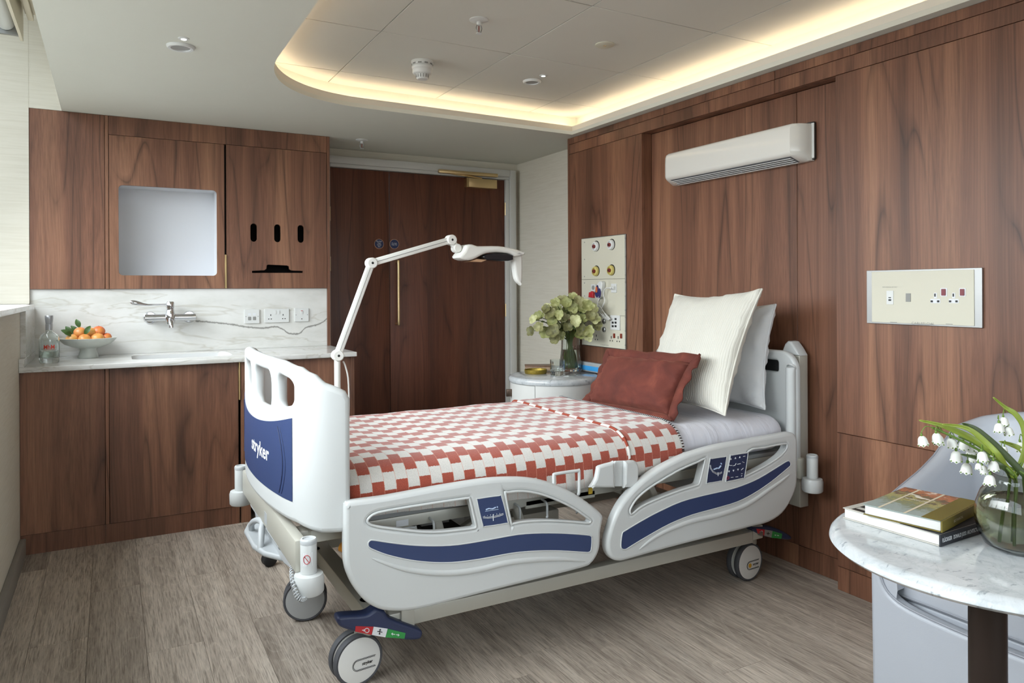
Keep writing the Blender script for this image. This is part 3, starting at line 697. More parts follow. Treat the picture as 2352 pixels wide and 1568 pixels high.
# ================================================================== AIR CONDITIONER
ac = thing('air_conditioner', 'long white wall air conditioner above the bed', 'air conditioner', (XA, 2.66, 1.8))
ya, yb, za, zb_ = 2.190, 3.085, 1.830, 1.998
def acprof():   # (x out from wall, z)
    return [(.0, zb_), (.06, zb_), (.094, zb_ - .004), (.104, zb_ - .012), (.109, zb_ - .026), (.111, zb_ - .06), (.111, za + .045), (.109, za + .034), (.100, za + .024), (.03, za), (0, za)]
bm = bmesh.new(); pf = acprof(); ends = []
ys = [ya, ya + .006, ya + .02, ya + .04, yb - .04, yb - .02, yb - .006, yb]; ins = [.09, .06, .022, 0, 0, .008, .022, .035]
R = []
for y, s_ in zip(ys, ins): R.append([bm.verts.new((XA - .001 - max(0, x - (s_ if x > .05 else 0)), y, z)) for x, z in pf])
for a, b in zip(R, R[1:]):
    for k in range(len(pf) - 1): bm.faces.new((a[k], a[k + 1], b[k + 1], b[k]))
bm.faces.new(list(reversed(R[0]))); bm.faces.new(R[-1]); bmesh.ops.recalc_face_normals(bm, faces=bm.faces)
frombm('casing', bm, M('gloss_white_casing', '#dedcd5', .09, var=.006), ac, 35)
DKG = M('louvre_grey', '#77777a', .5)
zl = lambda x: za + .024 * (x - .03) / .07 if x > .03 else za
b = bmesh.new()
vs = [b.verts.new((XA - x, y, zl(x) - .0012)) for x, y in ((.034, ya + .05), (.094, ya + .05), (.094, yb - .05), (.034, yb - .05))]; b.faces.new(vs); frombm('outlet_recess', b, DKG, ac)
for k in range(4):
    x = .036 + k * .015; box('louvre', XA - x - .008, XA - x, ya + .055, yb - .055, zl(x) - .006, zl(x) - .0035, WPLAST, ac)
for k in range(6):
    y = ya + .07 + (yb - ya - .14) * k / 5; box('divider', XA - .060, XA - .036, y - .004, y + .004, za - .002, za + .001, DKG, ac)
plate('back_frame', [rrect(-yb - .002, -ya + .012, za + .004, zb_ + .006, .01)], 'X-', XA - .0145, .0135, M('dark_gasket', '#3a3633', .5), ac, .002)
plate('end_line', [rrect(-ya - .003, -ya - .0005 + .012, za + .012, zb_ - .002, .002)], 'X-', XA - .017, .002, WPLAST, ac)

# ================================================================== SOCKET PANEL (right wall)
def q(x, y): p = onX(x, y, XW - .012); return (-p.y, p.z)
pn = thing('socket_panel', 'cream trunking panel with two red-switched sockets on the right wall', 'socket panel', (XW, 1.66, 1.124))
P0, P1 = onX(1994, 622, XW), onX(2260, 753, XW); yl, yr, zb0, zt0 = P0.y, P1.y, P1.z, P0.z + .001
plate('backplate', [rrect(-yl, -yr, zb0, zt0, .002)], 'X-', XW - .010, .0098, STEEL, pn, .001)
plate('cover', [rrect(-yl + .024, -yr - .026, zb0 + .006, zt0 - .006, .002)], 'X-', XW - .0125, .0024, PANELW, pn, .0008)
XP = XW - .0126
def pq(nm, px0, px1, mat, t=.0015, r=.001, parent=None, X=XP):
    a, b = onX(px0[0], px0[1], X), onX(px1[0], px1[1], X)
    return plate(nm, [rrect(-a.y, -b.y, b.z, a.z, r)], 'X-', X - t, t, mat, parent or pn)
cs = zc(1480, 160, 2.376, [(1323, 1206), (1360, 1280), (1428, 1220), (1454, 1266)])
pq('usb_module', cs[0], cs[1], WPLAST, .002); pq('blank_module', cs[2], cs[3], GREYP, .002)
cs = zc(1480, 160, 2.376, [(1334, 1241), (1348, 1246), (1334, 1252), (1349, 1261)])
pq('usb_port', cs[0], cs[1], BLACKP, .0026); pq('usb_port', cs[2], cs[3], BLACKP, .0026)
for bx_ in (0, 100):
    cs = zc(1480, 160, 2.376, [(1580 + bx_, 1217), (1597 + bx_, 1247), (1562 + bx_, 1250), (1616 + bx_, 1274)])
    pq('socket_outline', cs[0], cs[1], WHITEP, .0010); pq('socket_outline', cs[2], cs[3], WHITEP, .0010)
    cs = zc(1480, 160, 2.376, [(1583 + bx_, 1221), (1591 + bx_, 1238), (1563 + bx_, 1258), (1576 + bx_, 1269), (1598 + bx_, 1258), (1611 + bx_, 1269), (1624 + bx_ * 1.02, 1196), (1646 + bx_ * 1.02, 1232)])
    for k in (0, 2, 4): pq('pin_hole', cs[k], cs[k + 1], BLACKP, .0014)
    pq('switch_surround', (cs[6][0] - 3, cs[6][1] - 2), (cs[7][0] + 3, cs[7][1] + 2), WHITEP, .0015, .002); pq('red_switch', cs[6], cs[7], M('switch_red', '#76202a', .4), .005, .002)
def ptext(body, x, y, h, w, mat, X=XP, parent=pn):
    p = onX(x, y, X); text('lettering', body, (X, p.y, p.z), UX, VX, h, mat, parent, width=w)
cs = zc(1480, 160, 2.376, [(1518, 1385), (1340, 1186), (1360, 1378), (1664, 1388)])
ptext('CABLEFLOW', cs[0][0], cs[0][1], .010, .085, GREYP); ptext('NON MEDICAL USE ONLY', cs[1][0], cs[1][1], .004, .062, GREYP)
for k in (2, 3): pq('fine_print', (cs[k][0] - 8, cs[k][1] - 1), (cs[k][0] + 8, cs[k][1] + 1), GREYP, .0005, .0005)

# ================================================================== MEDICAL BEDHEAD PANEL
mp = thing('bedhead_panel', 'cream bedhead panel with gas outlets, sockets and hung handset', 'panel', (XW, 3.68, .905))
my0, my1, mz0, mz1 = 3.4475, 3.905, .905, 1.590
plate('surround', [rrect(-my1, -my0, mz0, mz1, .002)], 'X-', XW - .010, .0098, STEEL, mp, .001)
for a, b in ((mz0 + .004, 1.1045), (1.1065, 1.3245), (1.3265, mz1 - .004)): plate('cover', [rrect(-my1 + .004, -my0 - .004, a, b, .001)], 'X-', XW - .0125, .0024, PANELW, mp, .0005)
C1 = lambda x, y: zc(1320, 520, 5.227, [(x, y)])[0]
def mo(x, y): p = onX(*C1(x, y), XP); return p
YEL = M('outlet_yellow', '#c4b468', .45)
for x, y, m_ in ((257, 240, WPLAST), (442, 220, WPLAST), (258, 537, YEL), (442, 526, YEL)):
    p = mo(x, y)
    lathe('gas_outlet', [(.031, 0), (.031, .008), (.027, .016), (.020, .018), (.018, .010)], (XP, p.y, p.z), m_, mp, axis=dirmat((-1, 0, 0)), n=28)
    o = lathe('outlet_button', [(.0115, .010), (.0115, .020), (.0095, .022), (0, .022)], (XP, p.y + .004, p.z), M('outlet_red', '#7e2a26', .45), mp, axis=dirmat((-1, 0, 0)), n=20)
    lathe('outlet_core', [(.006, .0222), (0, .0232)], (XP, p.y + .004, p.z), DARKV, mp, axis=dirmat((-1, 0, 0)), n=14)
    lathe('outlet_rim', [(.034, 0), (.034, .0012), (.031, .0014)], (XP, p.y - .003, p.z + .002), BLACKP, mp, axis=dirmat((-1, 0, 0)), n=28)
for y in (190, 395, 600, 678, 833): p = mo(118, y); lathe('screw', [(.004, 0), (.003, .0015), (0, .0016)], (XP, p.y, p.z), GREYP, mp, axis=dirmat((-1, 0, 0)), n=10)
for y in (140, 362, 582, 667, 835, 1003, 1089, 1254, 1424): p = mo(606, y); lathe('screw', [(.004, 0), (.003, .0015), (0, .0016)], (XP, p.y, p.z), GREYP, mp, axis=dirmat((-1, 0, 0)), n=10)
p = mo(232, 734); plate('call_socket', [rrect(-p.y - .024, -p.y + .024, p.z - .022, p.z + .022, .006)], 'X-', XP - .006, .0058, WPLAST, mp, .001)
lathe('socket_insert', [(.014, 0), (.014, .008), (0, .0082)], (XP, p.y, p.z), GREYP, mp, axis=dirmat((-1, 0, 0)), n=20)
p = mo(218, 815); plate('red_plug', [[(-p.y - .026, p.z - .018), (-p.y + .024, p.z - .021), (-p.y + .022, p.z - .006), (-p.y + .026, p.z + .012), (-p.y + .006, p.z + .021), (-p.y - .01, p.z + .012), (-p.y - .02, p.z + .014)]], 'X-', XP - .018, .0178, REDP, mp, .003)
for u in (152, 184): p = mo(u, 930); plate('rocker', [rrect(-p.y - .012, -p.y + .012, p.z - .03, p.z + .02, .002)], 'X-', XP - .004, .0038, WPLAST, mp, .001)
for y in (1137, 1237): p = mo(357, y); lathe('earth_post', [(.016, 0), (.016, .006), (.012, .009), (0, .009)], (XP, p.y, p.z), STEEL, mp, axis=dirmat((-1, 0, 0)), n=20)
a, b = mo(438, 1062), mo(551, 1246)
plate('data_plate', [rrect(-a.y, -b.y, b.z, a.z, .003)], 'X-', XP - .008, .0078, WPLAST, mp, .0015)
for x, y in ((504, 1110), (470, 1153), (504, 1153), (470, 1196), (504, 1196)):
    p = mo(x, y); plate('data_port', [rrect(-p.y - .0095, -p.y + .0095, p.z - .006, p.z + .006, .001)], 'X-', XP - .0088, .0007, BLACKP, mp)
for x in (478, 561): p = mo(x, 1311 + (x - 478) * .04); plate('red_switch', [rrect(-p.y - .008, -p.y + .008, p.z - .014, p.z + .014, .002)], 'X-', XP - .005, .0048, M('switch_brown', '#7c3322', .45), mp)
for x, y, hh in ((440, 1330, .008), (521, 1332, .008), (425, 1370, .004), (454, 1372, .004), (508, 1378, .004), (537, 1380, .004), (261, 1310, .007), (248, 1355, .004), (275, 1357, .004)):
    p = mo(x, y); plate('pin_hole', [rrect(-p.y - .0035, -p.y + .0035, p.z - hh, p.z + hh, .001)], 'X-', XP - .0006, .0005, BLACKP, mp)
p = onX(*C1(360, 1423), XP); text('lettering', 'CABLEFLOW', (XP, p.y, p.z), UX, VX, .009, GREYP, mp, width=.085)
# nurse-call handset hung on the panel, with its lead
hs = thing('call_handset', 'purple and white call handset hanging with coiled white lead', 'handset', (XW, mo(320, 760).y, 1.2))
p = mo(325, 765)
plate('body', [crom([(-p.y + .028, p.z + .056, 0), (-p.y - .004, p.z + .046, 0), (-p.y - .026, p.z + .01, 0), (-p.y - .03, p.z - .03, 0), (-p.y - .008, p.z - .052, 0), (-p.y + .018, p.z - .04, 0), (-p.y + .034, p.z + .0, 0), (-p.y + .042, p.z + .04, 0)], 4)], 'X-', XP - .030, .0298, WPLAST, hs, .006)
plate('purple_face', [crom([(-p.y - .004, p.z + .032, 0), (-p.y - .022, p.z + .006, 0), (-p.y - .026, p.z - .028, 0), (-p.y - .006, p.z - .046, 0), (-p.y + .008, p.z - .03, 0), (-p.y + .010, p.z + .015, 0)], 4)], 'X-', XP - .033, .003, M('handset_purple', '#332f5e', .4), hs, .001)
plate('orange_button', [rrect(-p.y - .018, -p.y + .002, p.z - .015, p.z + .022, .0098)], 'X-', XP - .036, .003, M('handset_orange', '#c4653a', .4), hs, .001)
plate('side_grip', [crom([(-p.y + .014, p.z + .01, 0), (-p.y + .03, p.z + .004, 0), (-p.y + .034, p.z - .025, 0), (-p.y + .018, p.z - .05, 0), (-p.y + .010, p.z - .03, 0)], 4)], 'X-', XP - .034, .004, M('handset_purple', '#332f5e', .4), hs, .001)
def cpx(pts, out): return [Vector((XP - out - .004 * math.sin(i * 1.3), q_.y, q_.z)) for i, q_ in enumerate(mo(x, y) for x, y in pts)]
LEAD = M('lead_white', '#dcdbd6', .4)
tube('lead', crom(cpx([(485, 740), (430, 738), (400, 765), (385, 830), (398, 890), (375, 960), (350, 1030), (420, 1085), (470, 1110)], .026), 5, False), .0032, LEAD, hs, 8)
tube('lead_coil', crom(cpx([(350, 850), (335, 900), (330, 970), (385, 1020), (440, 1075), (470, 1110), (430, 1100), (390, 1050), (340, 1000), (320, 965), (345, 950), (380, 990), (420, 1060), (455, 1118), (410, 1105), (380, 1060), (350, 1030)], .030), 4, False), .0032, LEAD, hs, 8)
tube('lead_tail', crom(cpx([(355, 845), (340, 870), (326, 898)], .02), 3, False), .003, GREYP, hs, 8)
p = mo(476, 738); plate('wall_plug', [rrect(-p.y - .026, -p.y + .026, p.z - .028, p.z + .026, .004)], 'X-', XP - .006, .0058, WPLAST, hs, .001)
tube('plug_top', [(XP - .012, p.y - .022, p.z), (XP - .012, p.y + .018, p.z)], .010, WPLAST, hs, 12)
# blue bumper rail
br = thing('bumper_rail', 'grey wall rail with bright blue stripe under the bedhead panel', 'rail', (XW, 3.6, .745))
box('rail_body', XW - .030, XW - .0002, 3.32, 3.98, .742, .803, M('rail_grey', '#9da1a3', .45), br, .006)
box('blue_stripe', XW - .0315, XW - .0295, 3.32, 3.98, .752, .780, M('rail_blue', '#3d9ad8', .45), br)

# ================================================================== ROLLER BLIND at top left
bl = thing('roller_blind', 'white roller blind drawn up at the top left corner', 'blind', (-.45, 2.0, 2.6))
tube('fabric_roll', [(-.455, -1.1, 2.615), (-.455, 4.42, 2.615)], .038, WPLAST, bl, 24)
b = bmesh.new(); bm_box(b, -.398, -.385, -1.1, 4.47, 2.545, 2.72); frombm('fascia_board', b, M('blind_fascia', '#d9d0bd', .5), bl)
box('mount_bracket', -.50, -.40, 4.425, 4.447, 2.56, 2.70, STEEL, bl); box('mount_bracket', -.50, -.40, -.98, -.96, 2.56, 2.70, STEEL, bl)
cr_ = thing('curtain_track', 'cream curtain track fixed high beside the roller blind', 'track', (-.33, 2, 2.7))
box('track', -.362, -.336, -1.1, 4.42, 2.64, 2.665, M('blind_fascia', '#d9d0bd', .5), cr_, .003); box('hanger_plate', -.372, -.326, -1.1, 4.40, 2.6655, 2.72, M('blind_fascia', '#d9d0bd', .5), cr_, .002)
box('end_stop', -.30, -.27, 4.30, 4.36, 2.60, 2.66, WPLAST, cr_, .003); box('second_track', -.30, -.275, -1.1, 4.44, 2.6605, 2.70, M('blind_fascia', '#d9d0bd', .5), cr_, .002)
# ================================================================== HOSPITAL BED
YR = 2.10; YC = 2.63
bed = thing('hospital_bed', 'white electric hospital bed with navy trim and split side rails', 'bed', (1.55, YC, 0))
mir = lambda y: 2 * YC - y
# ---- base and deck frame
for y in (2.222, mir(2.222)): box('base_beam', .70, 2.36, y - .022, y + .022, .197, .245, BEDMET, bed, .003)
for x in (.725, 2.395): box('cross_beam', x - .03, x + .03, 2.205, mir(2.205), .205, .262, BEDMET, bed, .004)
for y in (2.255, mir(2.255)): box('deck_beam', .53, 2.60, y - .02, y + .02, .500, .538, BEDMET, bed, .003)
for x in (.56, 1.10, 1.72, 2.20, 2.58): box('deck_cross_beam', x - .02, x + .02, 2.277, mir(2.277), .500, .538, BEDMET, bed, .003)
for x0, x1 in ((.58, 1.17), (1.18, 1.52), (1.53, 2.58)): box('deck_panel', x0, x1, 2.235, mir(2.235), .5385, .556, M('deck_grey', '#8f9190', .6), bed, .003)
box('foot_beam', .462, .496, 2.145, 3.10, .452, .546, BEDMET, bed, .006)
for y in (2.30, mir(2.30)): box('foot_arm', .4965, .62, y - .03, y + .03, .500, .530, BEDMET, bed, .003)
box('head_beam', 2.604, 2.640, 2.16, mir(2.16), .44, .53, BEDMET, bed, .006)
def link(a, b, w, h, nm):
    a, b = Vector(a), Vector(b); d = b - a; bm = bmesh.new(); bm_box(bm, 0, d.length, -w / 2, w / 2, -h / 2, h / 2, .003, 1)
    m = Matrix.Translation(a) @ d.to_track_quat('X', 'Z').to_matrix().to_4x4(); bmesh.ops.transform(bm, matrix=m, verts=bm.verts)
    return frombm(nm, bm, BEDMET, bed, 40)
for y in (2.40, mir(2.40)):
    link((.80, y, .25), (1.36, y, .50), .03, .05, 'lift_link'); link((1.72, y, .50), (2.30, y, .25), .03, .05, 'lift_link')
tube('lift_shaft', [(1.36, 2.36, .49), (1.36, mir(2.36), .49)], .016, STEEL, bed, 14); tube('lift_shaft', [(1.72, 2.36, .49), (1.72, mir(2.36), .49)], .016, STEEL, bed, 14)
box('motor_housing', 1.06, 1.15, 2.46, 2.56, .345, .440, BEDPL, bed, .008); tube('actuator', [(1.15, 2.51, .40), (1.62, 2.51, .45)], .022, BEDGR, bed, 16)
tube('actuator_rod', [(1.62, 2.51, .45), (1.72, 2.51, .47)], .011, CHROME, bed, 12)
tube('hinge_pin', [(.955, 2.42, .43), (1.06, 2.42, .435)], .017, BEDPL, bed, 14); link((1.0, 2.42, .43), (1.01, 2.43, .30), .03, .035, 'hinge_arm')
box('motor_housing', 1.90, 2.0, 2.40, 2.50, .33, .475, BEDPL, bed, .008); link((1.84, 2.36, .47), (1.80, 2.37, .30), .03, .04, 'hinge_arm'); tube('hinge_pin', [(1.82, 2.335, .47), (1.91, 2.36, .475)], .017, BEDPL, bed, 14)
box('control_box', 1.30, 1.62, 2.55, 2.80, .26, .36, BEDMET, bed, .006); box('control_box', 2.15, 2.52, 2.33, 2.72, .40, .47, BEDGR, bed, .006)
box('side_tray', .72, 1.08, 2.30, 2.44, .415, .435, RUBB, bed, .004)
link((1.28, 2.245, .505), (1.58, 2.245, .505), .02, .03, 'rail_mount')
box('yellow_label', 1.548, 1.566, 2.2335, 2.2345, .507, .530, M('label_yellow', '#d9b53a', .5), bed)
box('white_label', .80, .842, 2.2335, 2.2345, .506, .526, WHITEP, bed)
tube('red_handle', [(2.34, 2.28, .50), (2.37, 2.28, .455)], .012, REDP, bed, 10)
tube('orange_knob', [(.62, 2.235, .475), (.655, 2.20, .465)], [.014, .017], M('knob_orange', '#d9922e', .4), bed, 18)
# accessory hooks under the deck beam
def hook(x, parent=bed):
    tube('hook', crom([(x, 2.233, .518), (x, 2.205, .515), (x, 2.196, .505), (x, 2.196, .480), (x - .003, 2.190, .468), (x - .012, 2.178, .468), (x - .016, 2.172, .474)], 3, False), .0042, BEDPL, parent, 8)
for x in (.915, 1.235, 1.345, 1.47, 2.17, 2.31): hook(x)
for x in (.83, 1.755): tube('lever_loop', crom([(x - .035, 2.232, .50), (x - .035, 2.222, .482), (x - .025, 2.22, .500), (x + .025, 2.22, .500), (x + .035, 2.222, .482), (x + .035, 2.232, .50)], 3, False), .004, BEDPL, bed, 8)
# wire retainer and two mattress keepers by the rail gap
k0 = [onY(x, y, 2.124) for x, y in ((1272, 1108), (1272, 1092), (1277, 1088), (1325, 1081), (1330, 1084), (1330, 1128))]
tube('mattress_retainer', crom([k0[0] + Vector((0, .006, -.03))] + k0 + [k0[-1] + Vector((0, .006, -.012))], 4, False), .0055, BEDPL, bed, 10)
kb = zc(1180, 880, 5.6, [(1000, 1330), (1060, 1230), (1085, 1110), (1110, 1065), (1280, 1018), (1300, 1030), (1305, 1320), (1290, 1345), (1010, 1345)])
plate('mattress_keeper', [crom([(a, b, 0) for a, b in pxY(kb, 2.118)], 2)], 'Y-', 2.118, .022, BEDPL, bed, .009)
kb = zc(1180, 880, 5.6, [(1440, 1040), (1455, 1005), (1560, 995), (1605, 1040), (1620, 1130), (1600, 1300), (1560, 1340), (1440, 1345), (1430, 1330)])
plate('mattress_keeper', [crom([(a, b, 0) for a, b in pxY(kb, 2.118)], 2)], 'Y-', 2.118, .022, BEDPL, bed, .009)
kb = zc(1180, 880, 5.6, [(1290, 1040), (1310, 1000), (1450, 995), (1460, 1040), (1450, 1330), (1295, 1330)])
plate('keeper_post', [pxY(kb, 2.136)], 'Y-', 2.136, .010, BEDPL, bed, .004)

# ---- side rails
fo = zc(780, 1080, 3.675, [(46, 330), (58, 288), (100, 265), (400, 225), (800, 150), (1200, 85), (1400, 68), (1600, 70), (1780, 105), (1950, 175), (2100, 270), (2190, 340), (2230, 390), (2225, 440), (2210, 520), (2205, 640), (2180, 720), (2130, 790), (2050, 830), (1600, 945), (1200, 1045), (800, 1150), (600, 1190), (450, 1195), (330, 1175), (220, 1110), (130, 1000), (80, 900), (55, 820), (45, 700)])
fh1 = zc(780, 1080, 3.675, [(235, 430), (250, 400), (300, 365), (400, 340), (700, 290), (1000, 245), (1080, 235), (1102, 250), (1150, 455), (1148, 478), (1130, 490), (1000, 505), (850, 520), (700, 520), (500, 500), (350, 480), (260, 458)])
fh2 = zc(780, 1080, 3.675, [(1400, 200), (1420, 185), (1550, 175), (1700, 200), (1850, 255), (1980, 320), (2080, 390), (2120, 420), (2115, 440), (2090, 445), (1900, 430), (1700, 425), (1550, 435), (1465, 450), (1448, 440)])
fb = zc(780, 1080, 3.675, [(240, 620), (250, 597), (280, 587), (400, 605), (600, 628), (800, 635), (1000, 625), (1250, 585), (1500, 540), (1700, 527), (1900, 530), (2080, 543), (2120, 552), (2128, 575), (2122, 668), (2100, 690), (2060, 690), (1850, 678), (1650, 680), (1450, 698), (1200, 745), (1000, 772), (850, 778), (700, 770), (550, 748), (400, 712), (300, 675), (250, 650)])
fr_ = zc(780, 1080, 3.675, [(275, 742), (450, 805), (600, 843), (800, 866), (1000, 862), (1200, 832), (1400, 782), (1600, 757), (1800, 748), (1950, 752), (2075, 766)])
fbd = zc(780, 1080, 3.675, [(1160, 255), (1178, 237), (1345, 213), (1368, 226), (1418, 425), (1405, 445), (1228, 472), (1208, 460)])
ho_ = zc(1360, 960, 3.92, [(1852, 200), (1835, 152), (1790, 130), (1650, 155), (1400, 200), (1150, 245), (950, 300), (800, 355), (600, 460), (450, 570), (330, 690), (250, 800), (190, 930), (150, 1060), (138, 1150), (150, 1220), (190, 1275), (250, 1292), (320, 1280), (600, 1200), (900, 1120), (1200, 1045), (1450, 980), (1600, 940), (1720, 860), (1800, 740), (1845, 620), (1855, 500), (1852, 350)])
hh1 = zc(1360, 960, 3.92, [(345, 850), (347, 815), (400, 730), (500, 640), (650, 545), (800, 460), (950, 395), (1005, 368), (1018, 380), (975, 560), (958, 598), (930, 610), (800, 650), (600, 725), (450, 795), (380, 850), (355, 865)])
hh2 = zc(1360, 960, 3.92, [(1405, 302), (1550, 265), (1730, 230), (1757, 242), (1750, 280), (1700, 340), (1600, 410), (1480, 475), (1380, 522), (1370, 508)])
hb = zc(1360, 960, 3.92, [(258, 1140), (270, 1040), (300, 1010), (450, 920), (600, 840), (800, 750), (1000, 695), (1200, 650), (1350, 605), (1500, 540), (1650, 450), (1750, 388), (1778, 390), (1785, 420), (1760, 450), (1600, 580), (1450, 680), (1300, 755), (1100, 815), (900, 870), (700, 950), (500, 1060), (350, 1150), (300, 1180), (268, 1175)])
hr = zc(1360, 960, 3.92, [(425, 1182), (550, 1082), (700, 1002), (900, 927), (1100, 882), (1300, 820), (1450, 745), (1600, 640), (1700, 570), (1778, 508)])
hb1 = zc(1360, 960, 3.92, [(1060, 375), (1075, 365), (1190, 348), (1208, 362), (1172, 555), (1155, 565), (1045, 584), (1030, 572)])
hb2 = zc(1360, 960, 3.92, [(1240, 345), (1252, 333), (1385, 312), (1398, 325), (1367, 528), (1350, 540), (1220, 568), (1202, 555)])
c3 = lambda px, k=3: [(v.x, v.y) for v in crom([(a, b, 0) for a, b in pxY(px, YR)], k)]
def lipring(nm, px, parent, r=.0028, off=.0006):
    pts = [Vector((x, YR - off, z)) for x, z in c3(px)]
    return tube(nm, pts, r, BEDPL, parent, 8, closed=True)
def siderail(outer, holes, strip, ridge, Yf=YR):
    r = plate('side_rail', [c3(outer)] + [c3(h) for h in holes], 'Y-', YR, .042, BEDPL, bed, .013, 3)
    plate('navy_strip', [c3(strip)], 'Y-', YR - .0012, .0016, NAVY, r)
    lipring('strip_rim', strip, r, .0022)
    for h in holes:
        lipring('window_rim', h, r, .0042, -.0015)
    pts = [onY(x, y, YR - .001) for x, y in ridge]; pts = crom([(p.x, p.y, p.z) for p in pts], 3, False); n = len(pts)
    tube('moulded_ridge', pts, [.0015 + .0085 * math.sin(PI * min(1, max(0, i / (n - 1)))) ** .5 for i in range(n)], BEDPL, r, 10, flat=.6, upv=(0, 0, 1))
    return r
rf = siderail(fo, [fh1, fh2], fb, fr_)
rh = siderail(ho_, [hh1, hh2], hb, hr)
plate('angle_gauge', [c3(fbd, 2)], 'Y-', YR - .0012, .0016, NAVY, rf); lipring('gauge_rim', fbd, rf, .0018)
plate('angle_gauge', [c3(hb1, 2)], 'Y-', YR - .0012, .0016, NAVYD, rh); lipring('gauge_rim', hb1, rh, .0018)
plate('control_panel', [c3(hb2, 2)], 'Y-', YR - .0030, .0034, NAVYD, rh); lipring('panel_rim', hb2, rh, .0022, .002)
# printed pictograms on the gauges and the control panel
def strokes(nm, lines, parent, r=.0011, mat=WHITEP, Y=YR - .0024):
    bm = bmesh.new()
    for ln in lines:
        pts = [onY(x, y, Y) for x, y in ln[0]]
        bm_tube(bm, [(p.x, p.y, p.z) for p in pts], ln[1] if len(ln) > 1 else r, 6)
    return frombm(nm, bm, mat, parent)
zf = lambda l: zc(780, 1080, 3.675, l)
strokes('lying_figure', [(zf([(1235, 332), (1260, 322), (1290, 325), (1318, 312)]), .0022), (zf([(1328, 310), (1334, 309)]), .0030), (zf([(1230, 345), (1340, 328)]), .0010)], rf, mat=M('gauge_lightblue', '#a9bbd6', .5))
strokes('gauge_scale', [(zf([(1210, 392), (1250, 395), (1300, 388), (1350, 375), (1382, 362)]),), (zf([(1212, 402), (1255, 404), (1305, 397), (1350, 385), (1384, 372)]),), (zf([(1296, 372), (1298, 425)]), .0013)] +
        [(zf([(1222 + 26 * k, 380 - k * 4 + (3 if k < 2 else 0)), (1223 + 26 * k, 388 - k * 4)]), .0008) for k in range(6)], rf, .0008)
zh = lambda l: zc(1360, 960, 3.92, l)
strokes('reclining_figure', [(zh([(1095, 462), (1125, 450), (1140, 452), (1160, 428)]), .0028), (zh([(1160, 412), (1164, 408)]), .0034)], rh, mat=M('gauge_lightblue', '#a9bbd6', .5))
strokes('gauge_scale', [(zh([(1066, 420), (1072, 450), (1090, 478), (1120, 495), (1150, 493), (1168, 483)]),), (zh([(1060, 425), (1066, 455), (1086, 486), (1120, 505), (1152, 502), (1170, 492)]),), (zh([(1135, 488), (1135, 520)]), .0013)], rh, .0008)
zk = lambda l: zc(1480, 1020, 9.8, l); ks = []
for x, y in ((1950, 330), (2052, 310), (2150, 290)): ks += [(zk([(x - 12, y + 14), (x + 12, y + 10), (x, y - 14), (x - 12, y + 14)]), .0012)]
for x, y in ((1905, 615), (2005, 595), (2108, 572)): ks += [(zk([(x - 12, y - 14), (x + 14, y - 18), (x, y + 14), (x - 12, y - 14)]), .0012)]
ks += [(zk([(1895, 485), (1915, 465), (1935, 478), (1975, 475)]), .0012), (zk([(1995, 485), (2040, 475), (2065, 430)]), .0012), (zk([(2092, 450), (2165, 435)]), .0014), (zk([(2205, 395), (2250, 412)]), .0010), (zk([(2180, 580), (2230, 535)]), .0010),
       (zk([(1950, 745), (2000, 740)]), .0010), (zk([(2055, 735), (2110, 728)]), .0010), (zk([(2180, 715), (2200, 705)]), .0012), (zk([(2225, 275), (2270, 265)]), .0012), (zk([(2180, 665), (2210, 660)]), .0010)]
strokes('key_symbols', ks, rh, Y=YR - .0036)
strokes('stop_key', [(zk([(1855, 745), (1880, 725), (1905, 735), (1900, 775), (1870, 790), (1850, 770), (1855, 745)]), .0009)], rh, mat=REDP, Y=YR - .0036)
# far side rails: same shapes mirrored across the bed
def far(o, off):
    c = o.copy(); COL.objects.link(c); me = o.data.copy()
    for v in me.vertices: v.co.y = 2 * YC - v.co.y
    me.flip_normals(); c.data = me; return c
for r in (rf, rh):
    c = far(r, 0); par(c, bed)
    for ch in r.children:
        if ch.name.startswith(('navy_strip', 'strip_rim', 'window_rim', 'moulded_ridge')): d_ = far(ch, 0); par(d_, c)
# rail arms
for x in (.95, 1.25, 1.85, 2.25):
    for y0 in (YR + .042, mir(YR + .042)):
        y1 = y0 + (.115 if y0 < YC else -.115)
        link((x, y0, .36), (x, y1, .50), .03, .02, 'rail_arm')

# ---- footboard, bent from a flat outline
plan = crom([(.622, 2.142, 0), (.575, 2.146, 0), (.525, 2.170, 0), (.487, 2.235, 0), (.463, 2.36, 0), (.449, 2.50, 0), (.445, 2.63, 0), (.449, 2.76, 0), (.463, 2.90, 0), (.487, 3.025, 0), (.525, 3.09, 0), (.575, 3.114, 0), (.622, 3.118, 0)], 10, False)
SL = [0.0]
for a, b in zip(plan, plan[1:]): SL.append(SL[-1] + (b - a).length)
half = SL[-1] / 2
def P(s):        # s > 0 towards the near side
    t = half - s; t = min(max(t, 0), SL[-1])
    for i in range(len(SL) - 1):
        if t <= SL[i + 1]:
            k = (t - SL[i]) / (SL[i + 1] - SL[i]); p = plan[i].lerp(plan[i + 1], k); d = (plan[i + 1] - plan[i]).normalized(); return p, Vector((-d.y, d.x, 0))
    return plan[-1], Vector((0, 1, 0))
def sY(Y):       # arc position of a Y on the front of the board
    best = min(range(len(plan)), key=lambda i: abs(plan[i].y - Y) + (10 if plan[i].x > .52 else 0)); return half - SL[best]
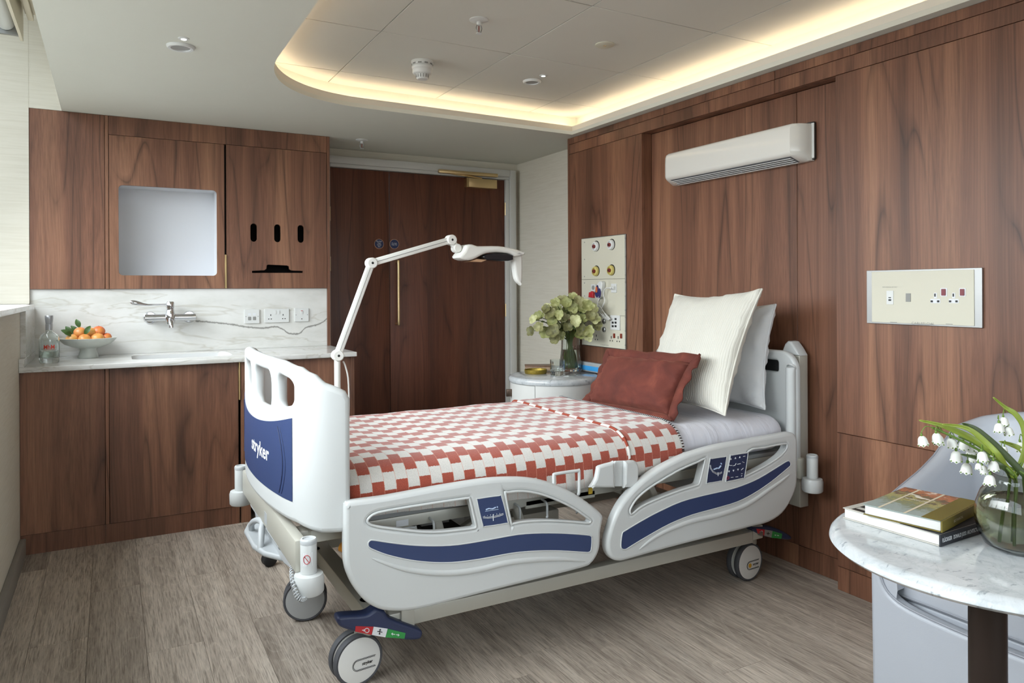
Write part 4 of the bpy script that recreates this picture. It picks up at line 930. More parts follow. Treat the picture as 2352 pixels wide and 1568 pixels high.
def bent(nm, loops, t, bevel, mat, parent, off=0.0, res=3):
    me = flat_mesh(loops, t, bevel, res); bm = bmesh.new(); bm.from_mesh(me); n = 44
    for i in range(1, n):
        s = -half + 2 * half * i / n
        bmesh.ops.bisect_plane(bm, geom=bm.verts[:] + bm.edges[:] + bm.faces[:], plane_co=(s, 0, 0), plane_no=(1, 0, 0), dist=1e-6)
    for v in bm.verts:
        p, nr = P(v.co.x); v.co = p + nr * (v.co.z + off) + Vector((0, 0, v.co.y))
    bmesh.ops.recalc_face_normals(bm, faces=bm.faces); bm.to_mesh(me); bm.free()
    return addobj(nm, me, mat, parent, 38)
e = half
def topz(s):
    pts = [(0, 1.056), (.15, 1.055), (.30, 1.052), (.42, 1.040), (.47, 1.022), (.53, .985), (.58, .965), (.62, .957), (.8, .95)]
    s = abs(s)
    for (a, za_), (b, zb2) in zip(pts, pts[1:]):
        if s <= b: k = (s - a) / (b - a); k = k * k * (3 - 2 * k); return za_ + (zb2 - za_) * k
    return pts[-1][1]
outl = [(s, topz(s)) for s in [(-e + .012) + (2 * e - .024) * i / 40 for i in range(41)]]
outl = [(-e, topz(e) - .02)] + outl + [(e, topz(e) - .02), (e, .565), (e - .012, .552), (e - .08, .555), (e - .16, .575), (0, .577), (-e + .16, .575), (-e + .08, .555), (-e + .012, .552), (-e, .565)]
def hl(y0, y1, b0, b1):
    s0, s1 = sY(y1), sY(y0); out = []
    for u, v in rrect(s0, s1, 0, .112, .03 if s1 - s0 < .15 else .035, 5):
        k = v / .112; bz = b0 + (b1 - b0) * (u - s0) / (s1 - s0); out.append((u, bz + (topz(u) - .042 - bz) * k))
    return out
holes = [hl(2.225, 2.335, .905, .925), hl(2.385, 2.605, .892, .895), hl(2.655, 2.875, .895, .892), hl(2.925, 3.035, .925, .905)]
fbo = bent('footboard', [outl] + holes, .040, .017, BEDPL, bed)
bs0, bs1 = sY(2.222), sY(3.038)
tops = [(bs0 + (bs1 - bs0) * i / 20, .838 + .05 * (abs(2 * i / 20 - 1)) ** 2.0) for i in range(21)]
bent('navy_panel', [[(bs0, .640)] + tops + [(bs1, .640)]], .002, 0, NAVY, fbo, .0206)
for k, w in ((.20, .0022), (.215, .0012)):    # moulded arc line near each end of the panel
    for sg in (1, -1):
        pts = []
        for i in range(15):
            z = .650 + .20 * i / 14; s = sg * (abs(bs0) - .10 + .045 * math.sin(PI * (z - .62) / .24) + (k - .2) * 1.2); p, nr = P(s); pts.append(p + nr * .0218 + Vector((0, 0, z)))
        tube('panel_arc', pts, w, NAVYD, fbo, 6)
p_, n_ = P(sY(2.52)); tg = Vector((0, 0, 1)).cross(n_).normalized()
lg = text('logo', 'stryker', (0, 0, 0), (1, 0, 0), (0, 1, 0), .062, WHITEP, fbo, width=.235, bold=.02)
for v in lg.data.vertices:
    s = sY(2.52) + v.co.x; p, nr = P(s); v.co = p + nr * .0219 + Vector((0, 0, .742 + v.co.y))
for s_ in (-1, 1):   # raised rim below the handle openings
    pass
plate('rating_label', [rrect(-2.62, -2.575, .468, .508, .003)], 'X-', .4614, .001, BEDGR, bed)

# ---- headboard and wall posts
hbd = plate('headboard', [[(-3.085, .47), (-2.175, .47), (-2.175, .90)] + [(-2.175 - .085 + .085 * math.cos(a), .905 + .085 * math.sin(a)) for a in [PI / 16 * k for k in range(1, 8)]] + [(-2.26, .990), (-3.0, .990)] + [(-3.0 + .085 * math.cos(a), .905 + .085 * math.sin(a)) for a in [PI / 2 + PI / 16 * k for k in range(1, 9)]],
             rrect(-2.99, -2.275, .895, .945, .012)], 'X-', 2.598, .034, BEDPL, bed, .012, 3)
box('handle_insert', 2.616, 2.628, 2.270, 2.995, .890, .950, BLACK, hbd)
for y in (2.196, mir(2.196)):
    tube('head_upright', crom([(2.588, y, .45), (2.588, y, .70), (2.588, y, .90), (2.590, y, .918), (2.596, y, .925)], 3, False), .021, BEDPL, bed, 16)
for y0 in (2.205, mir(2.205) - .095):
    plate('wall_post', [[(-y0 - .095, .30), (-y0, .30), (-y0, .968), (-y0 - .095, .968)]], 'X-', 2.655, .055, BEDMET, bed, .004)
    plate('post_cap', [[(-y0 - .0985, .9685), (-y0 + .002, .9685), (-y0 - .02, 1.0), (-y0 - .045, 1.028), (-y0 - .062, 1.030), (-y0 - .078, 1.016), (-y0 - .09, .990)]], 'X-', 2.652, .060, BEDPL, bed, .008)

# ---- corner bumpers
def bumper(x, y, far_=False, label=None):
    d = lathe('corner_bumper', [(.0, .396), (.038, .396), (.043, .402), (.044, .440), (.040, .452), (.024, .455)], (x, y, 0), BEDPL, bed, n=28)
    lathe('socket_tube', [(.0232, .4555), (.0232, .550), (.021, .554), (.0175, .554), (.0175, .51), (0, .51)], (x, y, 0), BEDPL, d, n=28)
    lathe('tube_sleeve', [(.0240, .540), (.0240, .549), (.0232, .5505)], (x, y, 0), BEDGR, d, n=28)
    return d
nb_ = bumper(.497, 2.128); bumper(.462, 3.145); bumper(2.628, 2.118); bumper(2.628, mir(2.118))
cv_ = Vector((-.497, -2.128, 0)).normalized(); su = Vector((-cv_.y, cv_.x, 0))
cc = Vector((.497, 2.128, .500)) + cv_ * .0236 + su * -.006
bm = bmesh.new()
for k in range(-4, 5):
    a = k * .115
    pass
def wrap(nm, uvs, mat, r=.0236, closedf=True):
    b = bmesh.new(); vs = []
    for u, v in uvs:
        a = u / r; q = Vector((.497, 2.128, .500 + v)) + cv_ * (r * math.cos(a)) + su * (r * math.sin(a)); vs.append(b.verts.new(q))
    b.faces.new(vs); return frombm(nm, b, mat, nb_)
o_ = wrap('warning_sticker', [(-.016, -.019), (-.006, -.019), (.004, -.019), (.012, -.019), (.012, .019), (.004, .019), (-.006, .019), (-.016, .019)], WHITEP)
ring = []
for k in range(24): a = 2 * PI * k / 24; u, v = -.005 + .0095 * math.cos(a), .0125 * math.sin(a); ring.append(Vector((.497, 2.128, .500 + v)) + cv_ * (.0240 * math.cos(u / .0236)) + su * (.0240 * math.sin(u / .0236)))
tube('prohibition_ring', ring, .0009, REDP, nb_, 6, closed=True)
tube('prohibition_bar', [Vector((.497, 2.128, .500 + v)) + cv_ * (.0242 * math.cos(u / .0236)) + su * (.0242 * math.sin(u / .0236)) for u, v in ((-.0115, .0085), (-.005, 0), (.0015, -.0085))], .0009, REDP, nb_, 6)
# coiled mains lead at the foot
coil = []; cp_ = crom([onY(x, y, Yq) for x, y, Yq in ((681, 1255, 2.30), (676, 1282, 2.24), (671, 1305, 2.20), (672, 1335, 2.12), (683, 1368, 2.09), (695, 1377, 2.09), (703, 1366, 2.10), (704, 1350, 2.12))], 24, False)
for i, p in enumerate(cp_):
    a = i * 1.25; d = (cp_[min(i + 1, len(cp_) - 1)] - cp_[max(i - 1, 0)]).normalized(); u, w = frame_of(d); coil.append(p + (u * math.cos(a) + w * math.sin(a)) * .0062)
tube('coiled_lead', coil, .0022, BEDGR, bed, 6)

# ---- casters
def caster(x, yf, rot, logo, trail=.028, face='#e0e0dc', yellow=False):
    """yf: Y of the near wheel face; rot: swivel about Z in degrees"""
    cen = Vector((x, yf + .032, .0818)); Rz = Matrix.Rotation(math.radians(rot), 4, 'Z'); T = Matrix.Translation(cen) @ Rz @ Matrix.Scale(1.09, 4)
    def fin(nm, bm, mat, parent, sm=40): bmesh.ops.transform(bm, matrix=T, verts=bm.verts); bmesh.ops.recalc_face_normals(bm, faces=bm.faces); return frombm(nm, bm, mat, parent, sm)
    b = bmesh.new(); bm_lathe(b, [(.0, .058), (.026, .058), (.030, .064), (.030, .107), (.026, .112), (.0, .112)], (trail, 0, 0), 'Z', 28); root = fin('caster', b, BEDMET, bed)
    b = bmesh.new(); bm_box(b, -.012, trail + .012, -.008, .008, -.012, .066, .004, 2); fin('fork', b, BEDMET, root)
    b = bmesh.new()
    for y in (-.0302, .0082): bm_lathe(b, [(.0655, y + .0012), (.071, y), (.0745, y + .004), (.075, y + .011), (.0745, y + .018), (.071, y + .022), (.0655, y + .0208)], (0, 0, 0), 'Y', 44)
    fin('tyre', b, TYRE, root)
    HUB = M('hub_' + face.strip('#'), face, .4, var=.01)
    for y in (-.0307, .0077):
        b = bmesh.new(); bm_lathe(b, [(0, y), (.058, y), (.0655, y + .0015), (.0665, y + .004), (.0665, y + .019), (.0655, y + .0215), (0, y + .023)], (0, 0, 0), 'Y', 44); fin('hub', b, HUB, root)
    if logo:
        fy = -.0316
        b = bmesh.new(); 
        for r0 in (.0165, .0135):
            pts = [(.056 if r0 > .015 else .0545, fy, r0), (0, fy, r0)] + [(r0 * math.cos(a), fy, r0 * math.sin(a)) for a in [PI / 2 + PI * k / 12 for k in range(1, 12)]] + [(0, fy, -r0), (.056 if r0 > .015 else .0545, fy, -r0)]
            bm_tube(b, [Vector(q_) + Vector((-.006, 0, -.012)) for q_ in pts], .0007, 5)
        fin('badge_outline', b, BLACKP, root)
        o = text('logo', 'stryker', (0, 0, 0), (1, 0, 0), (0, 1, 0), .0125, BLACKP, root, width=.034, shear=.1, bold=.03)
        for v in o.data.vertices: v.co = T @ Vector((v.co.x + (.030 if yellow else .024), fy - .0004, v.co.y - .012))
        if yellow:
            b = bmesh.new(); bm_lathe(b, [(0, fy - .0006), (.0085, fy - .0006), (.0085, fy + .001)], (-.004, 0, -.012), 'Y', 24); fin('yellow_dot', b, M('dot_yellow', '#d7a12f', .5), root)
    return root
caster(.690, 2.285, 6, True); caster(.655, 2.83, -14, False, face='#a9abab'); caster(2.418, 2.272, 4, True, yellow=True); caster(2.42, 2.93, 8, False)
for (x, y) in ((.725, 2.31), (.69, 2.86), (2.445, 2.30), (2.447, 2.96)): lathe('caster_stem', [(.022, .2015), (.022, .262)], (x, y, 0), BEDMET, bed, n=20)
b = bmesh.new()
# ---- brake pedals
def pedal(Y, outl_px, cols, icons_on=True, t=.05):
    p = plate('brake_pedal', [[(v.x, v.y) for v in crom([(a, b, 0) for a, b in pxY(outl_px, Y)], 3)]], 'Y-', Y, t, NAVYD, bed, .009, 2)
    for nm, px, mt in cols: plate(nm, [pxY(px, Y - .0012)], 'Y-', Y - .0012, .0014, mt, p)
    return p
z4 = lambda l: zc(540, 1080, 3.213, l)
pd = pedal(2.165, z4([(757, 1110), (775, 1085), (850, 1075), (960, 1068), (1010, 1045), (1040, 1025), (1075, 1028), (1110, 1045), (1135, 1085), (1200, 1115), (1300, 1150), (1375, 1180), (1385, 1215), (1360, 1250), (1270, 1255), (1180, 1238), (1000, 1212), (880, 1192), (800, 1168), (765, 1142)]),
      [('brake_mark', z4([(890, 1149), (1021, 1153), (1007, 1213), (886, 1189)]), REDP), ('neutral_mark', z4([(1023, 1153), (1126, 1168), (1109, 1231), (1009, 1214)]), WHITEP), ('steer_mark', z4([(1128, 1169), (1258, 1200), (1250, 1241), (1111, 1232)]), GREENP)])
YP = 2.165 - .0016
def sy(nm, lines, mat, conv, Y, parent, r=.0012):
    bm = bmesh.new()
    for ln in lines: bm_tube(bm, [onY(x, y, Y) for x, y in conv(ln)], r, 6)
    return frombm(nm, bm, mat, parent)
cir = lambda cx_, cy_, r: [(cx_ + r * math.cos(2 * PI * k / 14), cy_ + r * 1.0 * math.sin(2 * PI * k / 14)) for k in range(15)]
sy('brake_symbol', [cir(973, 1180, 16), [(937, 1178), (955, 1180)], [(950, 1172), (955, 1180), (949, 1187)]], WHITEP, z4, YP, pd)
sy('neutral_symbol', [[(1050, 1187), (1086, 1193)], [(1070, 1172), (1066, 1208)], [(1064, 1177), (1071, 1171), (1076, 1179)], [(1061, 1203), (1066, 1209), (1072, 1205)]], BLACKP, z4, YP, pd)
sy('steer_symbol', [[(1155, 1206), (1180, 1210)], [(1163, 1199), (1154, 1206), (1163, 1214)], [(1188, 1211), (1210, 1215)], [(1203, 1207), (1211, 1215), (1202, 1222)]], WHITEP, z4, YP, pd)
z6 = lambda l: zc(1360, 960, 3.92, l)
pd2 = pedal(2.195, z6([(1440, 1000), (1480, 984), (1620, 985), (1700, 1008), (1790, 1060), (1800, 1085), (1770, 1098), (1650, 1082), (1560, 1067), (1480, 1032)]),
      [('brake_mark', z6([(1481, 995), (1555, 1002), (1550, 1056), (1492, 1036)]), REDP), ('neutral_mark', z6([(1557, 1003), (1625, 1015), (1614, 1076), (1552, 1057)]), GREYP), ('steer_mark', z6([(1627, 1016), (1712, 1042), (1704, 1085), (1616, 1077)]), GREENP)])
sy('brake_symbol', [cir(1527, 1023, 9), [(1508, 1022), (1516, 1022)]], WHITEP, z6, 2.1934, pd2, .001); sy('neutral_symbol', [[(1572, 1036), (1598, 1040)], [(1586, 1026), (1583, 1050)]], BLACKP, z6, 2.1934, pd2, .0016); sy('steer_symbol', [[(1644, 1052), (1656, 1054)], [(1668, 1055), (1680, 1057)]], WHITEP, z6, 2.1934, pd2, .0016)
for x in (.745, 2.40): tube('pedal_axle', [(x, 2.19, .232), (x, 2.28, .232)], .010, STEEL, bed, 12)
box('beam_foot', .80, .845, 2.188, 2.205, .190, .258, BEDMET, bed, .003)

# ================================================================== MATTRESS AND SHEET
def sheet_mat():
    t = NT('lilac_grey_sheet'); v = t.coords('Object'); t.base(t.mix(t.noise(v, 3, 2), lin('#c9cad3'), lin('#d6d7de'))); t.set(Roughness=.75)
    w = t.noise(t.coords('Object', (3, 1, .8)), 5, 3, .5, .8); t.bump(w, .35, .02); t.b.inputs['Sheen Weight'].default_value = .1; return t.m
def soft_box(nm, x0, x1, y0, y1, z0, z1, r, mat, label, cat, amp=.004, step=.03):
    bm = bmesh.new(); nx, ny, nz = int((x1 - x0) / step), int((y1 - y0) / step), max(4, int((z1 - z0) / step))
    bmesh.ops.create_cube(bm, size=2)
    es = lambda ax: [e_ for e_ in bm.edges if abs((e_.verts[0].co - e_.verts[1].co)[ax]) > 1e-6 and all(abs((e_.verts[0].co - e_.verts[1].co)[k]) < 1e-6 for k in range(3) if k != ax)]
    for ax, n in ((0, nx), (1, ny), (2, nz)): bmesh.ops.subdivide_edges(bm, edges=es(ax), cuts=n, use_grid_fill=True)
    hx, hy, hz = (x1 - x0) / 2, (y1 - y0) / 2, (z1 - z0) / 2; c = Vector(((x0 + x1) / 2, (y0 + y1) / 2, (z0 + z1) / 2))
    for v in bm.verts:
        p = Vector((v.co.x * hx, v.co.y * hy, v.co.z * hz)); q_ = Vector((max(-hx + r, min(hx - r, p.x)), max(-hy + r, min(hy - r, p.y)), max(-hz + r, min(hz - r, p.z))))
        d = p - q_
        if d.length > 1e-6: p = q_ + d.normalized() * r
        w = c + p; nn = (p).normalized()
        side = max(0, 1 - (p.z + hz) / (2 * hz))
        w += Vector((p.x / hx if abs(p.x) > hx - r else 0, p.y / hy if abs(p.y) > hy - r else 0, .5)).normalized() * (amp * (mnoise.noise(Vector((w.x * 9, w.y * 6, w.z * 7))) + (1.2 * mnoise.noise(Vector((w.x * 26 + w.z * 10, w.y * 22, w.z * 5))) if abs(p.y) > hy - r * 1.2 else 0)))
        v.co = w
    return tag(frombm(nm, bm, mat, None, 60), label, cat)
soft_box('mattress', .545, 2.572, 2.194, 3.066, .562, .715, .072, sheet_mat(), 'mattress under a pale lilac grey fitted sheet', 'mattress', .002)
# ================================================================== BLANKET
def blanket_mat():
    t = NT('checked_wool'); uv = t.n('ShaderNodeUVMap'); uv.uv_map = 'UVMap'
    sx = t.n('ShaderNodeSeparateXYZ'); t.l(uv.outputs[0], sx.inputs[0])
    nz = t.math('MULTIPLY', t.math('SUBTRACT', t.noise(t.coords('UV', (1, 1, 1)), 260, 2), .5), .007)
    U = t.math('DIVIDE', t.math('ADD', sx.outputs[0], t.math('MULTIPLY', nz, .5)), .0390); V = t.math('DIVIDE', t.math('ADD', sx.outputs[1], nz), .112)
    col_ = t.math('FLOOR', U); odd = t.math('MODULO', col_, 2.0)
    ph = t.math('FRACT', t.math('ADD', V, t.math('MULTIPLY', odd, .25)))
    white = t.math('LESS_THAN', ph, .5)
    fu = t.math('FRACT', U); edge = t.math('GREATER_THAN', t.math('ABSOLUTE', t.math('SUBTRACT', fu, .5)), .472)
    fz = t.noise(t.coords('Object'), 300, 3, .7)
    red = t.ramp(fz, [(.3, '#8f3b29'), (.7, '#a64e39')]); wh = t.ramp(fz, [(.3, '#c4c1bb'), (.7, '#d4d1cb')])
    c = t.mix(white, red, wh); c = t.mix(t.math('MULTIPLY', edge, .55), c, lin('#c98d78'))
    t.base(c); t.set(Roughness=.95); t.b.inputs['Sheen Weight'].default_value = .35
    t.bump(fz, .5, .004); return t.m
WOOL = blanket_mat()
sec = [(2.164, .560)] + [(2.166, .585), (2.168, .61), (2.170, .635)] + [(2.302 - .132 * math.cos(a), .638 + .088 * math.sin(a)) for a in [PI / 2 * k / 12 for k in range(1, 13)]]
sec = sec + [(2.302 + (3.032 - 2.302) * k / 30, .726) for k in range(1, 31)] + [(3.036 + .052 * math.sin(a), .674 + .052 * math.cos(a)) for a in [PI / 2 * k / 6 for k in range(1, 7)]] + [(3.088, .64), (3.092, .60)]
sec = [(y, z + (.007 if z > .69 else .004)) for y, z in sec]
SA = [0.0]
for a, b in zip(sec, sec[1:]): SA.append(SA[-1] + math.hypot(b[0] - a[0], b[1] - a[1]))
NX = 90; bx0, bx1 = .632, 1.952
bm = bmesh.new(); uvl = bm.loops.layers.uv.new('UVMap'); G = []
for i in range(NX + 1):
    x = bx0 + (bx1 - bx0) * i / NX; row = []
    fold = .006 * min(1, max(0, (x - 1.690) / .012))
    for j, (y, z) in enumerate(sec):
        drop = max(0, (.70 - z) / .15) if y < 2.6 else 0
        wv = mnoise.noise(Vector((x * 7, y * 3, 1.3))) * .004 + drop * (.010 * math.sin(x * 21 + 1.2 * mnoise.noise(Vector((x * 3, 0, 5)))) + .008 * mnoise.noise(Vector((x * 14, z * 4, 2))))
        ny = -1 if z < .70 and y < 2.6 else (1 if z < .70 else 0)
        zz = z + (0 if ny else wv + fold); hem = 0
        if j < 3 and y < 2.6: hem = (.012 * math.sin(x * 5.2 + 1)) * (1 - j / 3)
        row.append((Vector((x, y + ny * abs(wv) * .35 + (ny * fold * .5), zz - hem)), (x, SA[j])))
    G.append(row)
VV = [[bm.verts.new(p) for p, _ in r] for r in G]
for i in range(NX):
    for j in range(len(sec) - 1):
        f = bm.faces.new((VV[i][j], VV[i + 1][j], VV[i + 1][j + 1], VV[i][j + 1]))
        for lp, (a, b) in zip(f.loops, ((i, j), (i + 1, j), (i + 1, j + 1), (i, j + 1))): lp[uvl].uv = G[a][b][1]
bmesh.ops.recalc_face_normals(bm, faces=bm.faces)
blk = thing('blanket', 'red and white checked wool blanket spread over the mattress', 'blanket', (1.3, YC, .72))
cloth = frombm('cloth', bm, WOOL, blk, 80)
sd_ = cloth.modifiers.new('thickness', 'SOLIDIFY'); sd_.thickness = .004; sd_.offset = -1
ei = int((1.692 - bx0) / (bx1 - bx0) * NX)
ST = NT('striped_fold'); s_ = ST.n('ShaderNodeSeparateXYZ'); ST.l(ST.coords('Object'), s_.inputs[0])
ST.base(ST.mix(ST.math('LESS_THAN', ST.math('FRACT', ST.math('DIVIDE', ST.math('ADD', s_.outputs[1], s_.outputs[2]), .112)), .5), lin('#8a3c2a'), lin('#cbc7c1'))); ST.set(Roughness=.95)
tube('folded_edge', [VV_ + Vector((0, 0, .004)) for VV_ in [Vector(G[ei][j][0]) for j in range(2, len(sec) - 3)]], .0055, ST.m, blk, 8)
bmS = bmesh.new(); bmD = bmesh.new(); acc = 0
for j in range(len(sec) - 1):
    a, b = G[NX][j][0], G[NX][j + 1][0]; L = (b - a).length; k = 0
    while acc < L:
        p = a.lerp(b, acc / L); d = (b - a).normalized(); n = Vector((0, d.z, -d.y)) if d.z or d.y else Vector((0, 0, 1)); n = Vector((1, 0, 0)).cross(d) * -1
        t_ = bmS if int((SA[j] + acc) / .0055) % 2 else bmD
        bm_tube(t_, [p + Vector((-.009, 0, 0)) + n * -.002, p + Vector((-.004, 0, 0)) + n * .0035 * -1, p + Vector((.003, 0, 0)), p + Vector((-.004, 0, 0)) + n * .003], .0016, 5); acc += .0055
    acc -= L
frombm('whipstitch', bmS, WHITEP, blk)['kind'] = 'stuff'; frombm('dark_whipstitch', bmD, BLACKP, blk)['kind'] = 'stuff'

# ================================================================== PILLOWS
def pillow(nm, label, c, wdir, udir, w, h, t, mat, flange=0, amp=.004, seed=0, pinch=.07, n=30, fmat=None, rest=.7205):
    wd = Vector(wdir).normalized(); ud = Vector(udir).normalized(); nd = wd.cross(ud).normalized(); ud = nd.cross(wd)
    root = thing(nm, label, 'pillow', c); bm = bmesh.new(); uvl = bm.loops.layers.uv.new('UVMap'); c = Vector(c); side = []
    def pos(a, b, s):
        x = a * w / 2 * (1 - pinch * (1 - b * b) * abs(a)); y = b * h / 2 * (1 - pinch * (1 - a * a) * abs(b))
        th = t / 2 * max(0, (1 - abs(a) ** 2.6) * (1 - abs(b) ** 2.6)) ** .42
        q_ = Vector((a * 2.2 + seed, b * 2.2, s * .3)); ed = 1 - min(1, max(0, (1 - max(abs(a), abs(b))) / .25))
        wr = amp * (mnoise.noise(q_ * 1.2) * 1.6 + mnoise.noise(q_ * 3.1) * (1 + 2.5 * ed))
        return c + wd * x + ud * y + nd * (s * (th + (wr if th > 1e-6 else 0)))
    V = {}
    for s in (1, -1):
        for i in range(n + 1):
            for j in range(n + 1):
                a, b = math.sin(PI / 2 * (2 * i / n - 1)), math.sin(PI / 2 * (2 * j / n - 1))
                if s == -1 and (i in (0, n) or j in (0, n)): V[s, i, j] = V[1, i, j]
                else: V[s, i, j] = bm.verts.new(pos(a, b, s))
        for i in range(n):
            for j in range(n):
                ids = [(i, j), (i + 1, j), (i + 1, j + 1), (i, j + 1)]
                if s == -1: ids.reverse()
                f = bm.faces.new([V[s, a, b] for a, b in ids])
                for lp, (a, b) in zip(f.loops, ids): lp[uvl].uv = (math.sin(PI / 2 * (2 * a / n - 1)) * w / 2, math.sin(PI / 2 * (2 * b / n - 1)) * h / 2)
    frombm('cushion', bm, mat, root, 80)
    bm = bmesh.new(); loop = []
    for k in range(4 * n):
        e_, f_ = divmod(k, n); i, j = ((f_, 0), (n, f_), (n - f_, n), (0, n - f_))[e_]
        a, b = math.sin(PI / 2 * (2 * i / n - 1)), math.sin(PI / 2 * (2 * j / n - 1)); loop.append((a, b, pos(a, b, 1)))
    if flange:
        R1, R2, R3 = [], [], []
        for k, (a, b, p) in enumerate(loop):
            o = (wd * a * (1 if abs(a) > .93 else .0) + ud * b * (1 if abs(b) > .93 else .0)); o = o.normalized() if o.length > 1e-4 else Vector((0, 0, 0))
            if abs(a) > .9 and abs(b) > .9: o = (wd * a + ud * b).normalized() * 1.3
            wv = .007 * math.sin(k * .9 + seed) + .006 * mnoise.noise(Vector((k * .35, seed, 0))) ; lift = Vector((0, 0, max(0, .727 - (p + o * flange).z)))
            R1.append(bm.verts.new(p)); R2.append(bm.verts.new(p + o * flange * .5 + nd * wv * .5 + lift * .5)); R3.append(bm.verts.new(p + o * flange + nd * wv + lift))
        m = len(loop)
        for A, B in ((R1, R2), (R2, R3)):
            for k in range(m): bm.faces.new((A[k], A[(k + 1) % m], B[(k + 1) % m], B[k]))
        o = frombm('flange', bm, fmat or mat, root, 80); q_ = o.modifiers.new('t', 'SOLIDIFY'); q_.thickness = .004
    else:
        bm_tube(bm, [p for _, _, p in loop], .0045, 8, closed=True); frombm('piping', bm, fmat or mat, root, 60)
    low = min(v.co.z for c_ in root.children for v in c_.data.vertices)
    root.location.z += max(0, rest - low)
    return root
def cotton(name, c1, c2, rib=False):
    t = NT(name); v = t.coords('Object'); t.base(t.mix(t.noise(v, 5, 3), lin(c1), lin(c2))); t.set(Roughness=.85); t.b.inputs['Sheen Weight'].default_value = .2
    if rib:
        uv = t.n('ShaderNodeUVMap'); uv.uv_map = 'UVMap'; sx = t.n('ShaderNodeSeparateXYZ'); t.l(uv.outputs[0], sx.inputs[0])
        w = t.math('ABSOLUTE', t.math('SINE', t.math('MULTIPLY', sx.outputs[0], PI / .0115))); t.bump(t.math('ADD', t.math('POWER', w, .45), t.math('MULTIPLY', t.noise(v, 400, 2), .1)), .5, .003)
    else: t.bump(t.noise(v, 12, 4, .6, .5), .25, .012)
    return t.m
pillow('standard_pillow', 'plain white pillow upright against the headboard', (2.515, 2.56, .935), (.03, -1, .03), (.20, .0, 1), .62, .46, .13, cotton('white_cotton', '#c9cbcc', '#d3d4d4'), 0, .006, 3, .09)
pillow('ribbed_pillow', 'large ivory ribbed square pillow leaning on the white pillow', (2.318, 2.480, .958), (-.02, -1, .045), (.46, .02, 1), .56, .565, .14, cotton('ivory_ribbed', '#c6c3b8', '#d0cec3', True), 0, .004, 8, .11)
VEL = NT('terracotta_velvet'); v = VEL.coords('Object'); VEL.base(VEL.ramp(VEL.noise(v, 9, 4, .6, .6), [(.3, '#4d2119'), (.55, '#602b20'), (.75, '#743a2b')])); VEL.set(Roughness=.9); VEL.b.inputs['Sheen Weight'].default_value = .25; VEL.b.inputs['Sheen Tint'].default_value = lin('#c07a64'); VEL.bump(VEL.noise(v, 260, 3), .3, .003)
pillow('velvet_cushion', 'terracotta velvet lumbar cushion with a floppy flange in front', (2.074, 2.608, .838), (.03, -1, .03), (.62, -.02, 1), .545, .245, .15, VEL.m, .045, .006, 5, .05)

# ================================================================== BEDSIDE TABLE
c = onZ(1272, 860, .74); BR = .279; bcx, bcy = min(c.x, XW - BR - .003), c.y
bs = thing('bedside_table', 'round pale grey bedside cabinet with marble top', 'bedside table', (bcx, bcy, 0))
PALE = M('pale_lacquer', '#d3d3cf', .35, var=.01)
lathe('drum_body', [(.0, .03), (BR - .012, .03), (BR - .010, .034), (BR - .010, .704), (.0, .704)], (bcx, bcy, 0), PALE, bs, n=72)
lathe('plinth', [(0, 0), (BR - .03, 0), (BR - .03, .0298), (0, .0298)], (bcx, bcy, 0), BRONZE, bs, n=48)
lathe('marble_top', [(0, .7045), (BR - .004, .7045), (BR, .712), (BR, .726), (BR - .006, .736), (BR - .016, .74), (0, .74)], (bcx, bcy, 0), MARBLE, bs, n=72)
def arcp(ang, r, z): return Vector((bcx + r * math.cos(ang), bcy + r * math.sin(ang), z))
toc = math.atan2(-bcy, -bcx)
tube('door_seam', [arcp(toc - .42, BR - .0098, .05), arcp(toc - .42, BR - .0098, .702)], .0018, GREYP, bs, 6)
tube('drawer_seam', [arcp(toc - .42 - k * .06, BR - .0098, .702) for k in range(16)], .0018, GREYP, bs, 6)
hp = arcp(toc - 1.25, BR + .006, .64); b = bmesh.new(); bm_box(b, -.018, .018, -.008, .008, -.022, .022, .002); 
for v in b.verts: v.co = hp + Matrix.Rotation(toc - 1.25, 3, 'Z') @ v.co
frombm('latch', b, M('latch_bronze', '#6b5b50', .35, .8), bs, 40)
TZ = .7405
vc = onZ(1311, 852, TZ)
vs_ = thing('ribbed_vase', 'tall clear ribbed glass vase on the bedside table', 'vase', (vc.x, vc.y, TZ))
rp = lambda a, h: .03 * math.cos(a * 14)
lathe('glass_wall', [(0, TZ), (.062, TZ), (.070, TZ + .006), (.0705, TZ + .02), (.066, TZ + .08), (.060, TZ + .15), (.058, TZ + .215), (.0555, TZ + .215), (.0575, TZ + .15), (.0635, TZ + .08), (.067, TZ + .024), (.064, TZ + .016), (0, TZ + .014)], (vc.x, vc.y, 0), GLASS, vs_, n=84, smooth=60, ripple=rp)
lathe('vase_water', [(0, TZ + .0145), (.0585, TZ + .018), (.061, TZ + .026), (.0585, TZ + .08), (.0535, TZ + .14), (0, TZ + .14)], (vc.x, vc.y, 0), WATER, vs_, n=48)
gc = onZ(1280.5, 861.5, TZ); tg_ = thing('glass_tumbler', 'cut crystal tumbler in front of the vase', 'tumbler', (gc.x, gc.y, TZ))
lathe('tumbler_glass', [(0, TZ), (.040, TZ), (.0435, TZ + .004), (.0445, TZ + .03), (.0455, TZ + .096), (.0430, TZ + .096), (.0415, TZ + .036), (.038, TZ + .026), (0, TZ + .024)], (gc.x, gc.y, 0), GLASS, tg_, n=72, smooth=30, ripple=lambda a, h: (.025 * math.cos(a * 18) if h < TZ + .07 else 0))
tc_ = onZ(1230.5, 857, TZ)
